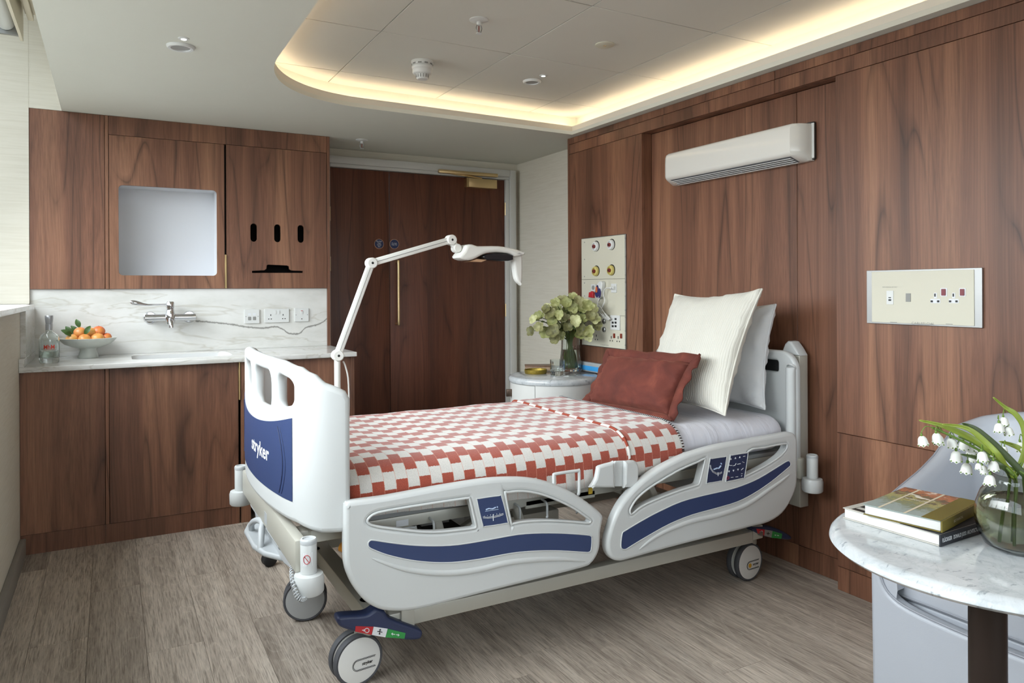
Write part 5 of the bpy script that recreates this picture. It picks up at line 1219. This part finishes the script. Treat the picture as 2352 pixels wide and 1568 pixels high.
tag(lathe('gilt_tray', [(0, TZ), (.066, TZ), (.069, TZ + .003), (.071, TZ + .024), (.069, TZ + .026), (.067, TZ + .024), (.065, TZ + .007), (0, TZ + .006)], (tc_.x, tc_.y, 0), M('gilt_metal', '#a08a3c', .45, .75, var=.3, vs=90, bump=.5, bs=120), None, n=56), 'round gilt trinket tray at the table front edge', 'tray')
kc = onZ(1236, 849, TZ); BK = M('mosaic_box', '#b59a80', .45, var=.35, vs=60)
kx = thing('keepsake_box', 'flat brown patterned box behind the gilt tray', 'box', (kc.x, kc.y, TZ))
def rbox(nm, c, w, d, z0, z1, ang, mat, parent, bevel=.002):
    bm = bmesh.new(); bm_box(bm, -w / 2, w / 2, -d / 2, d / 2, z0, z1, bevel, 2)
    for v in bm.verts: v.co = Vector((c[0], c[1], 0)) + Matrix.Rotation(ang, 3, 'Z') @ v.co
    return frombm(nm, bm, mat, parent, 40)
rbox('box_base', (kc.x, kc.y), .165, .11, TZ, TZ + .022, -.45, BK, kx); rbox('box_lid', (kc.x, kc.y), .169, .114, TZ + .0225, TZ + .032, -.45, M('box_lid_brown', '#7c5f4a', .4, var=.4, vs=50), kx)
# hellebores
def petal_mat(nm, a, b, c_):
    t = NT(nm); v = t.coords('Object'); oi = t.n('ShaderNodeObjectInfo'); col = t.ramp(t.math('ADD', t.math('MULTIPLY', t.noise(v, 38, 3), .7), t.math('MULTIPLY', oi.outputs['Random'], .3)), [(.3, a), (.5, b), (.68, c_)]); t.base(col); t.set(Roughness=.6); t.b.inputs['Subsurface Weight'].default_value = 0.0; return t.m
PET = petal_mat('hellebore_petal', '#757a44', '#9a9c62', '#c6c695'); PET2 = petal_mat('hellebore_dusky', '#5a5836', '#7c7a4c', '#a09d70')
HLEAF = M('hellebore_leaf', '#4b5a2c', .5, var=.3, vs=40); HST = M('hellebore_stem', '#66753c', .55, var=.2)
def bloom(bm, c, d, r, npet=5):
    d = Vector(d).normalized(); u, w = frame_of(d); ph0 = random.random() * 6
    for k in range(npet):
        a = 2 * PI * k / npet + ph0; o = u * math.cos(a) + w * math.sin(a); s = d.cross(o); R = []
        op = random.uniform(.80, 1.12)
        for i in range(5):
            t = i / 4; ww = r * .50 * math.sin(PI * min(.97, .10 + t * .80)) ** .8
            p = c + o * (r * op * (t ** .8)) + d * (r * (.62 * t * t * (1.35 - op) + .10 * t))
            R.append((bm.verts.new(p + s * ww + d * ww * .30), bm.verts.new(p - d * ww * .02), bm.verts.new(p - s * ww + d * ww * .30)))
        for A, B in zip(R, R[1:]): bm.faces.new((A[0], A[1], B[1], B[0])); bm.faces.new((A[1], A[2], B[2], B[1]))
random.seed(11)
heads = zc(1180, 660, 5.6, [(230, 560), (255, 410), (330, 380), (330, 510), (410, 580), (430, 270), (470, 330), (520, 360), (545, 200), (500, 440), (530, 500), (560, 560), (620, 170), (660, 170), (680, 300), (640, 400), (690, 370), (600, 620), (700, 500), (735, 180), (760, 260), (830, 170), (880, 270), (780, 330), (830, 430), (850, 500), (900, 400), (950, 300), (1000, 280), (1030, 400), (1060, 480), (960, 560), (960, 630), (870, 550), (640, 520), (560, 300)])
heads += [(x_ + random.uniform(-14, 14), y_ + random.uniform(-12, 12)) for x_, y_ in heads[5:34:2]]
LABS = set()
for i, (hx_, hy_) in enumerate(heads):
    D = vc.dot(FW) + random.uniform(-.13, .06); r0 = ray(hx_, hy_); D = min(D, F * (XW - .10) / r0.x) - random.uniform(0, .12) - (.05 if i >= 36 else 0); c = CAMP + r0 * (D / F)
    out = (c - Vector((vc.x, vc.y, TZ + .20))); face = (out.normalized() + Vector((-.5, -.75, .1)) * random.uniform(.4, 1.2)).normalized()
    tone = 'pale green' if i % 3 else 'dusky olive'; sd__ = ['far left', 'left', 'middle', 'right', 'far right'][min(4, max(0, int((hx_ - 1214) / 33)))]; hg = ['top', 'upper part', 'lower part', 'bottom'][min(3, max(0, int((hy_ - 683) / 24)))]
    if i >= 36: tone += ' nearer'
    lab = tone + ' hellebore bloom at the ' + sd__ + ' of the bouquet, ' + hg; rank = sorted(h_[0] for h_ in heads).index(hx_) + 1
    if lab in LABS: lab += ', ' + str(rank) + ('st' if rank % 10 == 1 and rank != 11 else 'nd' if rank % 10 == 2 and rank != 12 else 'rd' if rank % 10 == 3 and rank != 13 else 'th') + ' from left'
    LABS.add(lab)
    root = thing('hellebore_stem', lab, 'flower', (vc.x, vc.y, TZ + .02), 'hellebores in the ribbed vase')
    a = random.random() * 2 * PI; b0 = Vector((vc.x + .035 * math.cos(a), vc.y + .035 * math.sin(a), TZ + .022)); nk = Vector((vc.x, vc.y, TZ + .20)) + Vector((out.x, out.y, 0)).normalized() * random.uniform(.01, .036)
    tube('stem', crom([b0, b0.lerp(nk, .5), nk, nk.lerp(c, .55) + Vector((0, 0, .03)), c - face * .004], 3, False), .0024, HST, root, 6)
    bm = bmesh.new(); bloom(bm, c, face, random.uniform(.030, .044)); frombm('bloom', bm, PET if i % 3 else PET2, root, 60)
    if i % 2 == 0:
        bm = bmesh.new(); o = Vector((random.uniform(-1, 1), random.uniform(-1, .3), random.uniform(-.3, .4))).normalized()
        m_ = nk.lerp(c, .75); leafmesh(bm, m_, m_ + o * .06, .017, (0, -.3, 1)); frombm('leaf', bm, HLEAF, root, 60)

# ================================================================== EXAMINATION LAMP
YL = 3.40
lp = thing('examination_lamp', 'white jointed examination lamp on a wheeled stand behind the bed foot', 'lamp', (.932, YL, 0))
LM = M('lamp_white_enamel', '#e3e3dd', .3, var=.01)
L = lambda x, y: onY(x, y, YL)
tube('pole', [(.932, YL, .14), (.932, YL, .948)], .0145, LM, lp, 18)
lathe('pole_collar', [(.012, .9485), (.012, .962)], (.932, YL, 0), LM, lp, n=18)
def knuckle(p, r, nm='joint'):
    return lathe(nm, [(0, -.024), (r - .004, -.024), (r, -.020), (r, -.004), (r - .003, -.0015), (r - .003, .0015), (r, .004), (r, .020), (r - .004, .024), (0, .024)], (p.x, p.y, p.z), LM, lp, axis=dirmat((0, 1, 0)), n=28)
def arm(a, b, nm):
    d = b - a; bm = bmesh.new(); bm_box(bm, 0, d.length, -.013, .013, -.017, .017, .005, 2); m = Matrix.Translation(a) @ Matrix.Rotation(-math.atan2(d.z, d.x), 4, 'Y'); bmesh.ops.transform(bm, matrix=m, verts=bm.verts); frombm(nm, bm, LM, lp, 40)
    tube('cable_groove', [a + d * .05 + Vector((0, -.0132, 0)), b - d * .05 + Vector((0, -.0132, 0))], .0016, GREYP, lp, 6)
j1, j2, j3 = L(775, 816), L(852.5, 604), L(1035, 551)
for j in (j1, j2, j3): knuckle(j, .026)
for j in (j1, j2, j3): lathe('joint_screw', [(0, -.0265), (.005, -.0255), (.006, -.0245)], (j.x, j.y, j.z), BLACKP, lp, axis=dirmat((0, 1, 0)), n=12)
arm(j1, j2, 'lower_arm'); arm(j2, j3, 'upper_arm')
j4 = L(1048, 570); knuckle(j4, .022, 'head_joint'); arm(j3, j4, 'head_link')
zl_ = lambda l: zc(740, 340, 2.53, l)
sh = plate('lamp_head', [[(v.x, v.y) for v in crom([(a, b, 0) for a, b in pxY(zl_([(775, 628), (800, 598), (815, 566), (850, 562), (880, 572), (930, 572), (1000, 572), (1060, 580), (1110, 592), (1150, 606), (1152, 622), (1098, 632), (1080, 622), (1050, 612), (980, 608), (930, 614), (900, 626), (870, 642), (830, 654), (790, 646)]), YL)], 2)]], 'Y-', YL - .055, .11, LM, lp, .016, 3)
plate('handle', [[(v.x, v.y) for v in crom([(a, b, 0) for a, b in pxY(zl_([(1088, 612), (1120, 600), (1152, 608), (1155, 640), (1154, 785), (1142, 790), (1124, 772), (1113, 740), (1105, 680), (1098, 640)]), YL)], 2)]], 'Y-', YL - .022, .044, LM, lp, .012, 3)
plate('light_ring', [pxY(zl_([(905, 632), (940, 616), (1000, 611), (1050, 615), (1086, 626), (1086, 650), (1060, 657), (1010, 657), (930, 650)]), YL)], 'Y-', YL - .048, .09, M('lamp_dark_lens', '#1b1b1f', .12), sh, .006)
plate('lens_plate', [pxY(zl_([(838, 660), (880, 646), (940, 650), (905, 664)]), YL)], 'Y-', YL - .040, .08, M('lamp_lens_reflection', '#c09a78', .15), sh, .002)  # orange reflection on the lens painted in as the plate's warm colour
tube('cable', crom([(j1.x + .03, YL + .01, j1.z - .03), (.975, YL + .01, .90), (.985, YL, .82), (.982, YL, .6), (.95, YL + .02, .25), (.94, YL + .01, .15)], 4, False), .004, LEAD, lp, 8)
lathe('base_hub', [(.0, .085), (.06, .085), (.062, .09), (.062, .12), (.03, .139), (.0, .14)], (.932, YL, 0), LM, lp, n=28)
for (x, y) in ((.635, 3.485), (1.20, 3.36), (1.02, 3.68), (.84, 3.68), (.935, 3.22)):
    tube('base_leg', [(.932 + (x - .932) * .15, YL + (y - YL) * .15, .102), (x, y, .078)], .013, LM, lp, 10)
    a_ = math.atan2(y - YL, x - .932) + PI / 2 + .5
    cst = lathe('base_caster', [(0, -.021), (.026, -.021), (.032, -.016), (.032, .016), (.026, .021), (0, .021)], (x, y, .032), RUBB, lp, axis=dirmat((math.cos(a_), math.sin(a_), 0)), n=28)
    tube('caster_pin', [(x, y, .060), (x, y, .082)], .008, RUBB, cst, 10)
# linen shelf slung under the bed foot beam
sh_ = plate('linen_shelf', [[(-2.98, .4515), (-2.985, .425), (-2.94, .385), (-2.42, .385), (-2.30, .405), (-2.295, .435), (-2.33, .4515)]], 'X-', .486, .05, BEDGR, bed, .006)
tube('shelf_ridge', [(.478, 2.96, .440), (.478, 2.42, .440)], .009, BEDGR, sh_, 10)
b = bmesh.new()
for i, (a0_, a1_) in enumerate(zip([(2.86, .33), (2.55, .33)], [(2.86, .33), (2.55, .33)])): pass
plate('shelf_lip', [[(.425, 2.82), (.425, 2.64), (.445, 2.55), (.50, 2.46), (.52, 2.46), (.52, 2.90), (.45, 2.90)]], 'Z+', .392, .020, BEDGR, sh_, .008)
tube('shelf_handle', crom([(.45, 2.80, .385), (.445, 2.78, .42), (.455, 2.73, .446), (.465, 2.68, .450), (.455, 2.64, .436), (.448, 2.61, .405), (.445, 2.60, .385)], 4, False), .011, BEDGR, sh_, 10)
# ================================================================== TUB CHAIR
ch = thing('tub_chair', 'pale grey leather tub chair against the walnut wall', 'chair', (2.27, 1.07, 0))
X0, X1, Y0, Y1 = 2.015, 2.655, .73, 1.447; RB, TH = .15, .052
path = []
nA = 14
for i in range(nA + 1): path.append((X0 + (X1 - RB - X0) * i / nA, Y1, 0, 1))
for i in range(1, 13): a = PI / 2 * i / 12; path.append((X1 - RB + RB * math.sin(a), Y1 - RB + RB * math.cos(a), math.sin(a), math.cos(a)))
for i in range(1, 13): path.append((X1, Y1 - RB + (Y0 + RB - Y1 + RB) * i / 13, 1, 0))
for i in range(0, 13): a = PI / 2 * i / 12; path.append((X1 - RB + RB * math.cos(a), Y0 + RB - RB * math.sin(a), math.cos(a), -math.sin(a)))
for i in range(1, nA + 1): path.append((X1 - RB - (X1 - RB - X0) * i / nA, Y0, 0, -1))
def toph(x, y):
    tab = [(1.9, .585), (2.05, .612), (2.13, .645), (2.28, .690), (2.37, .728), (2.46, .785), (2.52, .810), (2.60, .825), (2.70, .828)]
    for (a, za_), (b, zb2) in zip(tab, tab[1:]):
        if x <= b: z = za_ + (zb2 - za_) * (x - a) / (b - a); break
    mid = max(0, 1 - abs((y - (Y0 + Y1) / 2) / ((Y1 - Y0) / 2)) ** 2)
    return z + .045 * mid * max(0, min(1, (x - 2.45) / .15))
bm = bmesh.new(); R = []; pip = []
for x, y, nx, ny in path:
    n = Vector((nx, ny, 0)); b = Vector((x, y, 0)); t = toph(x, y); lean = .045 * max(0, nx); b = b - n * (.035 * max(0, 1 - (x - X0) / .5) * abs(ny)) 
    prof = [(-.030, .025), (-.012, .20), (-.002, .40), (.0, t - .03), (-.006, t - .010), (-.016, t - .002), (-TH / 2, t), (-TH + .016, t - .002), (-TH + .006, t - .010), (-TH - .004, t - .03), (-TH - .02, .50), (-TH - .03, .38)]
    row = []
    for o, z in prof: row.append(bm.verts.new(b + n * (o - lean * (1 - min(1, max(0, (z - .35) / .45)))) + Vector((0, 0, z))))
    R.append(row); pip.append(b + n * -.004 + Vector((0, 0, t - .012)))
for a, b in zip(R, R[1:]):
    for k in range(len(a) - 1): bm.faces.new((a[k], a[k + 1], b[k + 1], b[k]))
bm.faces.new(R[0]); bm.faces.new(list(reversed(R[-1])))
bmesh.ops.recalc_face_normals(bm, faces=bm.faces)
frombm('shell', bm, LEATH, ch, 50)
tube('top_piping', pip, .0042, LEATHS, ch, 8)
yi0, yi1 = Y0 + TH - .006, Y1 - TH + .006
ya_, yb_ = Y0 + .036, Y1 - .036
ucut = crom([(y, z, 0) for y, z in ((yi1 - .012, .598), (yi1 - .014, .50), (yi1 - .022, .40), (yi1 - .06, .355), (yi1 - .14, .338), (1.088, .332), (yi0 + .14, .338), (yi0 + .06, .355), (yi0 + .022, .40), (yi0 + .014, .50), (yi0 + .012, .598))], 4, False)
plate('front_panel', [[(-p.x, p.y) for p in ucut] + [(-ya_, .594), (-ya_ + .006, .56), (-ya_, .03), (-yb_, .03), (-yb_ - .006, .56), (-yb_, .594)]], 'X-', X0 - .006, .045, LEATH, ch, .014, 3)
tube('panel_piping', [Vector((X0 - .002, p.x, p.y + .001)) for p in ucut], .0034, LEATHS, ch, 8)
def soft_cush(nm, x0, x1, y0, y1, z0, z1, r):
    bm = bmesh.new(); bm_box(bm, x0, x1, y0, y1, z0, z1, r, 5)
    return frombm(nm, bm, LEATH, ch, 60)
soft_cush('seat_cushion', X0 + .035, X1 - .12, yi0 + .008, yi1 - .008, .342, .435, .022)
soft_cush('seat_base', X0 + .062, X1 - .10, yi0 + .001, yi1 - .001, .05, .338, .01)
for z in (.420, .356):
    tube('cushion_seam', [(X0 + .0395, yi1 - .03, z), (X0 + .0345, yi1 - .06, z), (X0 + .0345, yi0 + .06, z), (X0 + .0395, yi0 + .03, z)], .0016, LEATHS, ch, 6)
for dy in (0, .008):    # seam where arm and back lining meet
    pts = []
    for i in range(12):
        z = .50 + .27 * i / 11; pts.append((X1 - TH - .075 - .025 * (1 - i / 11) + .0, Y1 - TH - .10 - dy + .05 * (i / 11) ** 2, z))
    tube('lining_seam', pts, .0016, LEATHS, ch, 6)

# ================================================================== ROUND MARBLE TABLE
tx, ty, tr_ = 1.600, .838, .318
tb = thing('round_table', 'small round marble table on a dark bronze column', 'table', (tx, ty, 0))
lathe('marble_top', [(0, .711), (tr_ - .020, .711), (tr_ - .006, .714), (tr_, .720), (tr_ - .002, .728), (tr_ - .010, .7365), (tr_ - .018, .7395), (tr_ - .022, .740), (0, .740)], (tx, ty, 0), MARBLE, tb, n=120, smooth=50)
cxp = onZ(2268, 1380, .70); kk = Vector((cxp.x, cxp.y)); kk = kk * ((Vector((tx, ty)).length) / kk.length)
lathe('column', [(.035, .0185), (.035, .7105)], (kk.x, kk.y, 0), BRONZE, tb, n=40)
lathe('foot_disc', [(0, 0), (.19, 0), (.19, .012), (.17, .018), (0, .018)], (kk.x, kk.y, 0), BRONZE, tb, n=56)

# ================================================================== BOOKS
TT = .7405
def book(nm, label, A, B, depth, z0, t, cover, spine_m, flip=False):
    """A, B: ends of the fore-edge seen from the window side, B at the spine corner; the book extends away from the camera by depth"""
    A, B = Vector((A.x, A.y, 0)), Vector((B.x, B.y, 0)); v = (A - B).normalized(); u = Vector((v.y, -v.x, 0))
    if u.x < 0: u = -u
    L_ = (A - B).length; r = thing(nm, label, 'book', (B.x, B.y, z0))
    def bx_(n_, u0, u1, v0, v1, w0, w1, mat, bev=.0008):
        bm = bmesh.new(); bm_box(bm, u0, u1, v0, v1, w0, w1, bev, 1)
        for q_ in bm.verts: q_.co = B + u * q_.co.x + v * q_.co.y + Vector((0, 0, z0 + q_.co.z))
        bmesh.ops.recalc_face_normals(bm, faces=bm.faces); return frombm(n_, bm, mat, r)
    bx_('page_block', .003, depth - .003, .003, L_ - .003, .0022, t - .0022, PAGES)
    bx_('cover', 0, depth, .0022, L_, t - .002, t, cover); bx_('back_cover', 0, depth, .0022, L_, 0, .002, cover if spine_m is SPB else spine_m)
    bx_('spine', 0, depth, -.0012, .0020, 0, t, spine_m)
    return r, B, u, v, L_, bx_
A = onZ(1935.5, 1189.5, TT); B = onZ(2159, 1256, TT)
COV1 = M('cover_grey_board', '#b7b4ab', .6, var=.05); SPB = M('spine_black', '#24262b', .55)
r1, B1, u1, v1, L1, bx1_ = book('large_book', 'thick book with black spine lying under the smaller book', A, B, .285, TT, .0245, COV1, SPB)
bx1_('black_cover_band', 0, .285, .0022, .085, .02452, .0247, SPB, 0)
bx1_('cover_mark', .006, .055, L1 - .052, L1 - .018, .02452, .0247, BLACKP, 0); bx1_('cover_mark', .004, .03, .095, .135, .02452, .0247, BLACKP, 0); bx1_('cover_stripe', .02, .035, L1 - .05, L1 - .02, .0247, .0248, COV1, 0)
text('spine_lettering', 'FLÜCKIGER   DONALD JUDD. ARCHITECTURE IN MARFA, TEXAS', B1 + u1 * .006 - v1 * .0014 + Vector((0, 0, TT + .0122)), u1, (0, 0, 1), .0125, WHITEP, r1, width=.200, align='LEFT', bold=.012)
A = onZ(1982, 1181, TT + .0255); B = onZ(2163, 1223.5, TT + .0255)
CV = NT('cover_garden_print'); v = CV.coords('Object'); sx = CV.n('ShaderNodeSeparateXYZ'); CV.l(v, sx.inputs[0])
gr = CV.math('MULTIPLY', CV.math('SUBTRACT', sx.outputs[0], 1.50), 4.6); nn = CV.math('ADD', gr, CV.math('MULTIPLY', CV.math('SUBTRACT', CV.noise(v, 40, 5, .7, .8), .5), .9))
col = CV.ramp(nn, [(.05, '#8d9a96'), (.25, '#6d7350'), (.42, '#a59a54'), (.55, '#3f3322'), (.7, '#b5642f'), (.85, '#5a2a1c'), (1, '#d08b4e')])
col = CV.mix(CV.math('MULTIPLY', CV.ramp(CV.noise(CV.coords('Object', (2.4, 1, 1)), 22, 3, .6, .6), [(.60, (0, 0, 0, 1)), (.66, (1, 1, 1, 1))]), CV.math('GREATER_THAN', gr, .5)), col, lin('#e7e0d2'))
CV.base(col); CV.set(Roughness=.3)
OLIVE = M('spine_olive', '#6b5f24', .5, var=.05)
r2, B2, u2, v2, L2, bx2_ = book('garden_book', 'smaller book with olive spine and garden photo cover on top', A, B, .215, TT + .0253, .0235, CV.m, OLIVE)
bx2_('olive_band', 0, .215, .0022, .040, .0236, .0238, OLIVE, 0)
CREAM = M('cover_band_cream', '#cfc3ab', .6)
for q_ in (L2 * .44, L2 * .77): bx2_('cream_band', 0, .215, q_, q_ + .005, .0236, .0239, CREAM, 0)
text('cover_lettering', 'BOTANICAL', B2 + u2 * .118 + v2 * (L2 * .61) + Vector((0, 0, TT + .0253 + .0237)), v2, -u2, .0085, WHITEP, r2, width=.048)
text('spine_lettering', 'BOTANICAL', B2 + u2 * .06 - v2 * .0014 + Vector((0, 0, TT + .0253 + .012)), u2, (0, 0, 1), .0055, CREAM, r2, width=.05, align='LEFT')

# ================================================================== VASE WITH SNOWFLAKES
gv = onZ(2337, 1262, TT); gx_, gy_ = gv.x, gv.y
gl_ = thing('globe_vase', 'smoked glass globe vase on the marble table', 'vase', (gx_, gy_, TT))
lathe('globe_glass', [(0, TT), (.042, TT), (.058, TT + .010), (.070, TT + .035), (.0745, TT + .062), (.072, TT + .090), (.063, TT + .115), (.050, TT + .132), (.044, TT + .142), (.045, TT + .152), (.0425, TT + .152), (.0415, TT + .142), (.0475, TT + .131), (.060, TT + .114), (.069, TT + .090), (.0715, TT + .062), (.067, TT + .037), (.055, TT + .014), (.04, TT + .006), (0, TT + .005)], (gx_, gy_, 0), SMOKE, gl_, n=64, smooth=60)
lathe('globe_water', [(0, TT + .0055), (.039, TT + .0068), (.0535, TT + .015), (.0655, TT + .038), (.0698, TT + .062), (.0682, TT + .085), (.064, TT + .100), (0, TT + .100)], (gx_, gy_, 0), glass('vase_water', '#cfd1b6', 0, 1.33), gl_, n=56)
SG = M('snowflake_green', '#5f7a2c', .45, var=.25, vs=30); SGL = M('snowflake_leaf', '#8a9a3a', .45, var=.25, vs=25); SGD = M('snowflake_leaf_dark', '#3f4f24', .45, var=.2, vs=25)
BELL = NT('snowflake_white'); BELL.base(BELL.mix(BELL.noise(BELL.coords('Object'), 60, 2), lin('#d6d6ce'), lin('#e4e4de'))); BELL.set(Roughness=.5)
D0 = Vector((gx_, gy_, 0)).dot(FW)
def fp(x, y, d): q_ = zc(2080, 900, 3.919, [(x, y)])[0]; return CAMP + ray(*q_) * ((D0 + d) / F)
def bell(c, ax, s, root):
    s = s * .9
    bm = bmesh.new(); ax = Vector(ax).normalized(); u, w = frame_of(ax); n = 12; prof = [(.10, 0), (.30, .08), (.44, .28), (.50, .55), (.54, .80), (.60, .98)]; rings = []
    for r, h in prof:
        rings.append([bm.verts.new(Vector(c) + ax * (h * s + (.10 * s * math.cos(k * PI) if h > .9 else 0)) + (u * math.cos(2 * PI * k / n) + w * math.sin(2 * PI * k / n)) * (r * s * .86 * (1 + (.07 if k % 2 else -.07)))) for k in range(n)])
    for A_, B_ in zip(rings, rings[1:]):
        for k in range(n): bm.faces.new((A_[k], A_[(k + 1) % n], B_[(k + 1) % n], B_[k]))
    bm.faces.new(rings[0]); o = frombm('bell', bm, BELL.m, root, 60)
    bm = bmesh.new(); bm_lathe(bm, [(.0, -.32 * s), (.10 * s, -.28 * s), (.13 * s, -.12 * s), (.10 * s, .02 * s)], c, dirmat(ax), 8); frombm('ovary', bm, SG, o, 60)
    bm = bmesh.new()
    for k in range(0, n, 2):
        q_ = rings_pts(c, ax, u, w, s, k, n); bmesh.ops.create_icosphere(bm, subdivisions=1, radius=.085 * s, matrix=Matrix.Translation(q_))
    frombm('green_tips', bm, SG, o)
def rings_pts(c, ax, u, w, s, k, n): return Vector(c) + ax * (.92 * s) + (u * math.cos(2 * PI * k / n) + w * math.sin(2 * PI * k / n)) * (.48 * s)
neck = Vector((gx_, gy_, TT + .146)); 
def strap(root, pts, w, mat, nm='leaf'):
    pts = crom(pts, 5, False); bm = bmesh.new(); R = []; n = len(pts)
    for i, p in enumerate(pts):
        d = (pts[min(i + 1, n - 1)] - pts[max(i - 1, 0)]).normalized(); s = d.cross(FW).normalized(); t = i / (n - 1); ww = w * (1 - max(0, (t - .55) / .45) ** 1.6) * .5 + .0002
        R.append((bm.verts.new(p + s * ww - FW * .0012), bm.verts.new(p + FW * .0012), bm.verts.new(p - s * ww - FW * .0012)))
    for A_, B_ in zip(R, R[1:]): bm.faces.new((A_[0], A_[1], B_[1], B_[0])); bm.faces.new((A_[1], A_[2], B_[2], B_[1]))
    o = frombm(nm, bm, mat, root, 60); q_ = o.modifiers.new('t', 'SOLIDIFY'); q_.thickness = .0012; return o
def snow(label, stem, bells, leaves, d, foot):
    root = thing('snowflake_stem', label, 'flower', (gx_, gy_, TT + .02), 'snowflake flowers in the globe vase')
    n0 = neck + Vector((foot[0] * .5, foot[1] * .5, 0)); b0 = Vector((gx_ + foot[0], gy_ + foot[1], TT + .022))
    pts = [b0, b0.lerp(n0, .5), n0] + [fp(x, y, d) for x, y in stem]
    tube('stem', crom(pts, 5, False), .0026, SG, root, 8)
    for (x, y, tx_, ty_, s) in bells:
        c = fp(x, y, d + random.uniform(-.02, .02)); a = fp(tx_, ty_, d); ax = Vector((random.uniform(-.25, .35), random.uniform(-.2, .1), -1))
        bell(c, ax, s, root); up_ = c - ax.normalized() * s * .3
        tube('pedicel', crom([a, a.lerp(up_, .6) + Vector((0, 0, .008)), up_], 4, False), .0009, SG, root, 6)
    for lf, w, m_ in leaves: strap(root, [n0] + [fp(x, y, d - .004) for x, y in lf], w, m_)
snow('snowflake stem reaching furthest left with a lone drooping bell', [(850, 640), (620, 500), (400, 390), (240, 320)], [(145, 395, 240, 318, .021), (275, 370, 300, 340, .022), (300, 390, 330, 350, .021), (405, 415, 440, 400, .021), (455, 530, 520, 440, .024)], [([(800, 560), (600, 420), (350, 310), (125, 255)], .011, SGL)], -.03, (-.03, -.01))
snow('snowflake stem with a cluster of bells in the middle of the spray', [(900, 660), (740, 540), (600, 450), (480, 400)], [(520, 440, 560, 410, .020), (585, 480, 600, 440, .021), (640, 455, 640, 430, .019), (555, 640, 560, 570, .024), (600, 560, 620, 480, .018)], [([(850, 520), (700, 390), (600, 320), (510, 283)], .013, SGD)], .0, (.02, -.03))
snow('snowflake stem hanging lowest over the vase rim', [(960, 740), (880, 660), (780, 600), (690, 560)], [(685, 535, 700, 520, .022), (770, 570, 770, 560, .021), (790, 620, 800, 590, .021), (760, 745, 800, 650, .023), (690, 660, 720, 600, .018), (655, 640, 690, 590, .014)], [([(900, 690), (760, 620), (640, 590), (500, 560)], .009, SGD), ([(860, 600), (740, 470), (560, 330), (330, 290)], .010, SGL)], -.05, (-.01, .02))
snow('snowflake stem rising highest at the right edge', [(1075, 560), (1060, 330), (1000, 220), (930, 175)], [(880, 225, 900, 185, .019), (840, 280, 830, 240, .022), (915, 310, 910, 280, .020)], [([(1070, 520), (1060, 320), (990, 200), (900, 140), (790, 50)], .010, SGL)], .02, (.03, .02))
snow('short snowflake stem with green buds near the right edge', [(1085, 650), (1060, 560), (1000, 490), (900, 455)], [(1030, 450, 1050, 400, .022), (890, 490, 900, 462, .012), (860, 500, 880, 460, .009)], [([(1080, 620), (1040, 520), (940, 470), (845, 445)], .009, SGL)], .05, (.022, -.012))
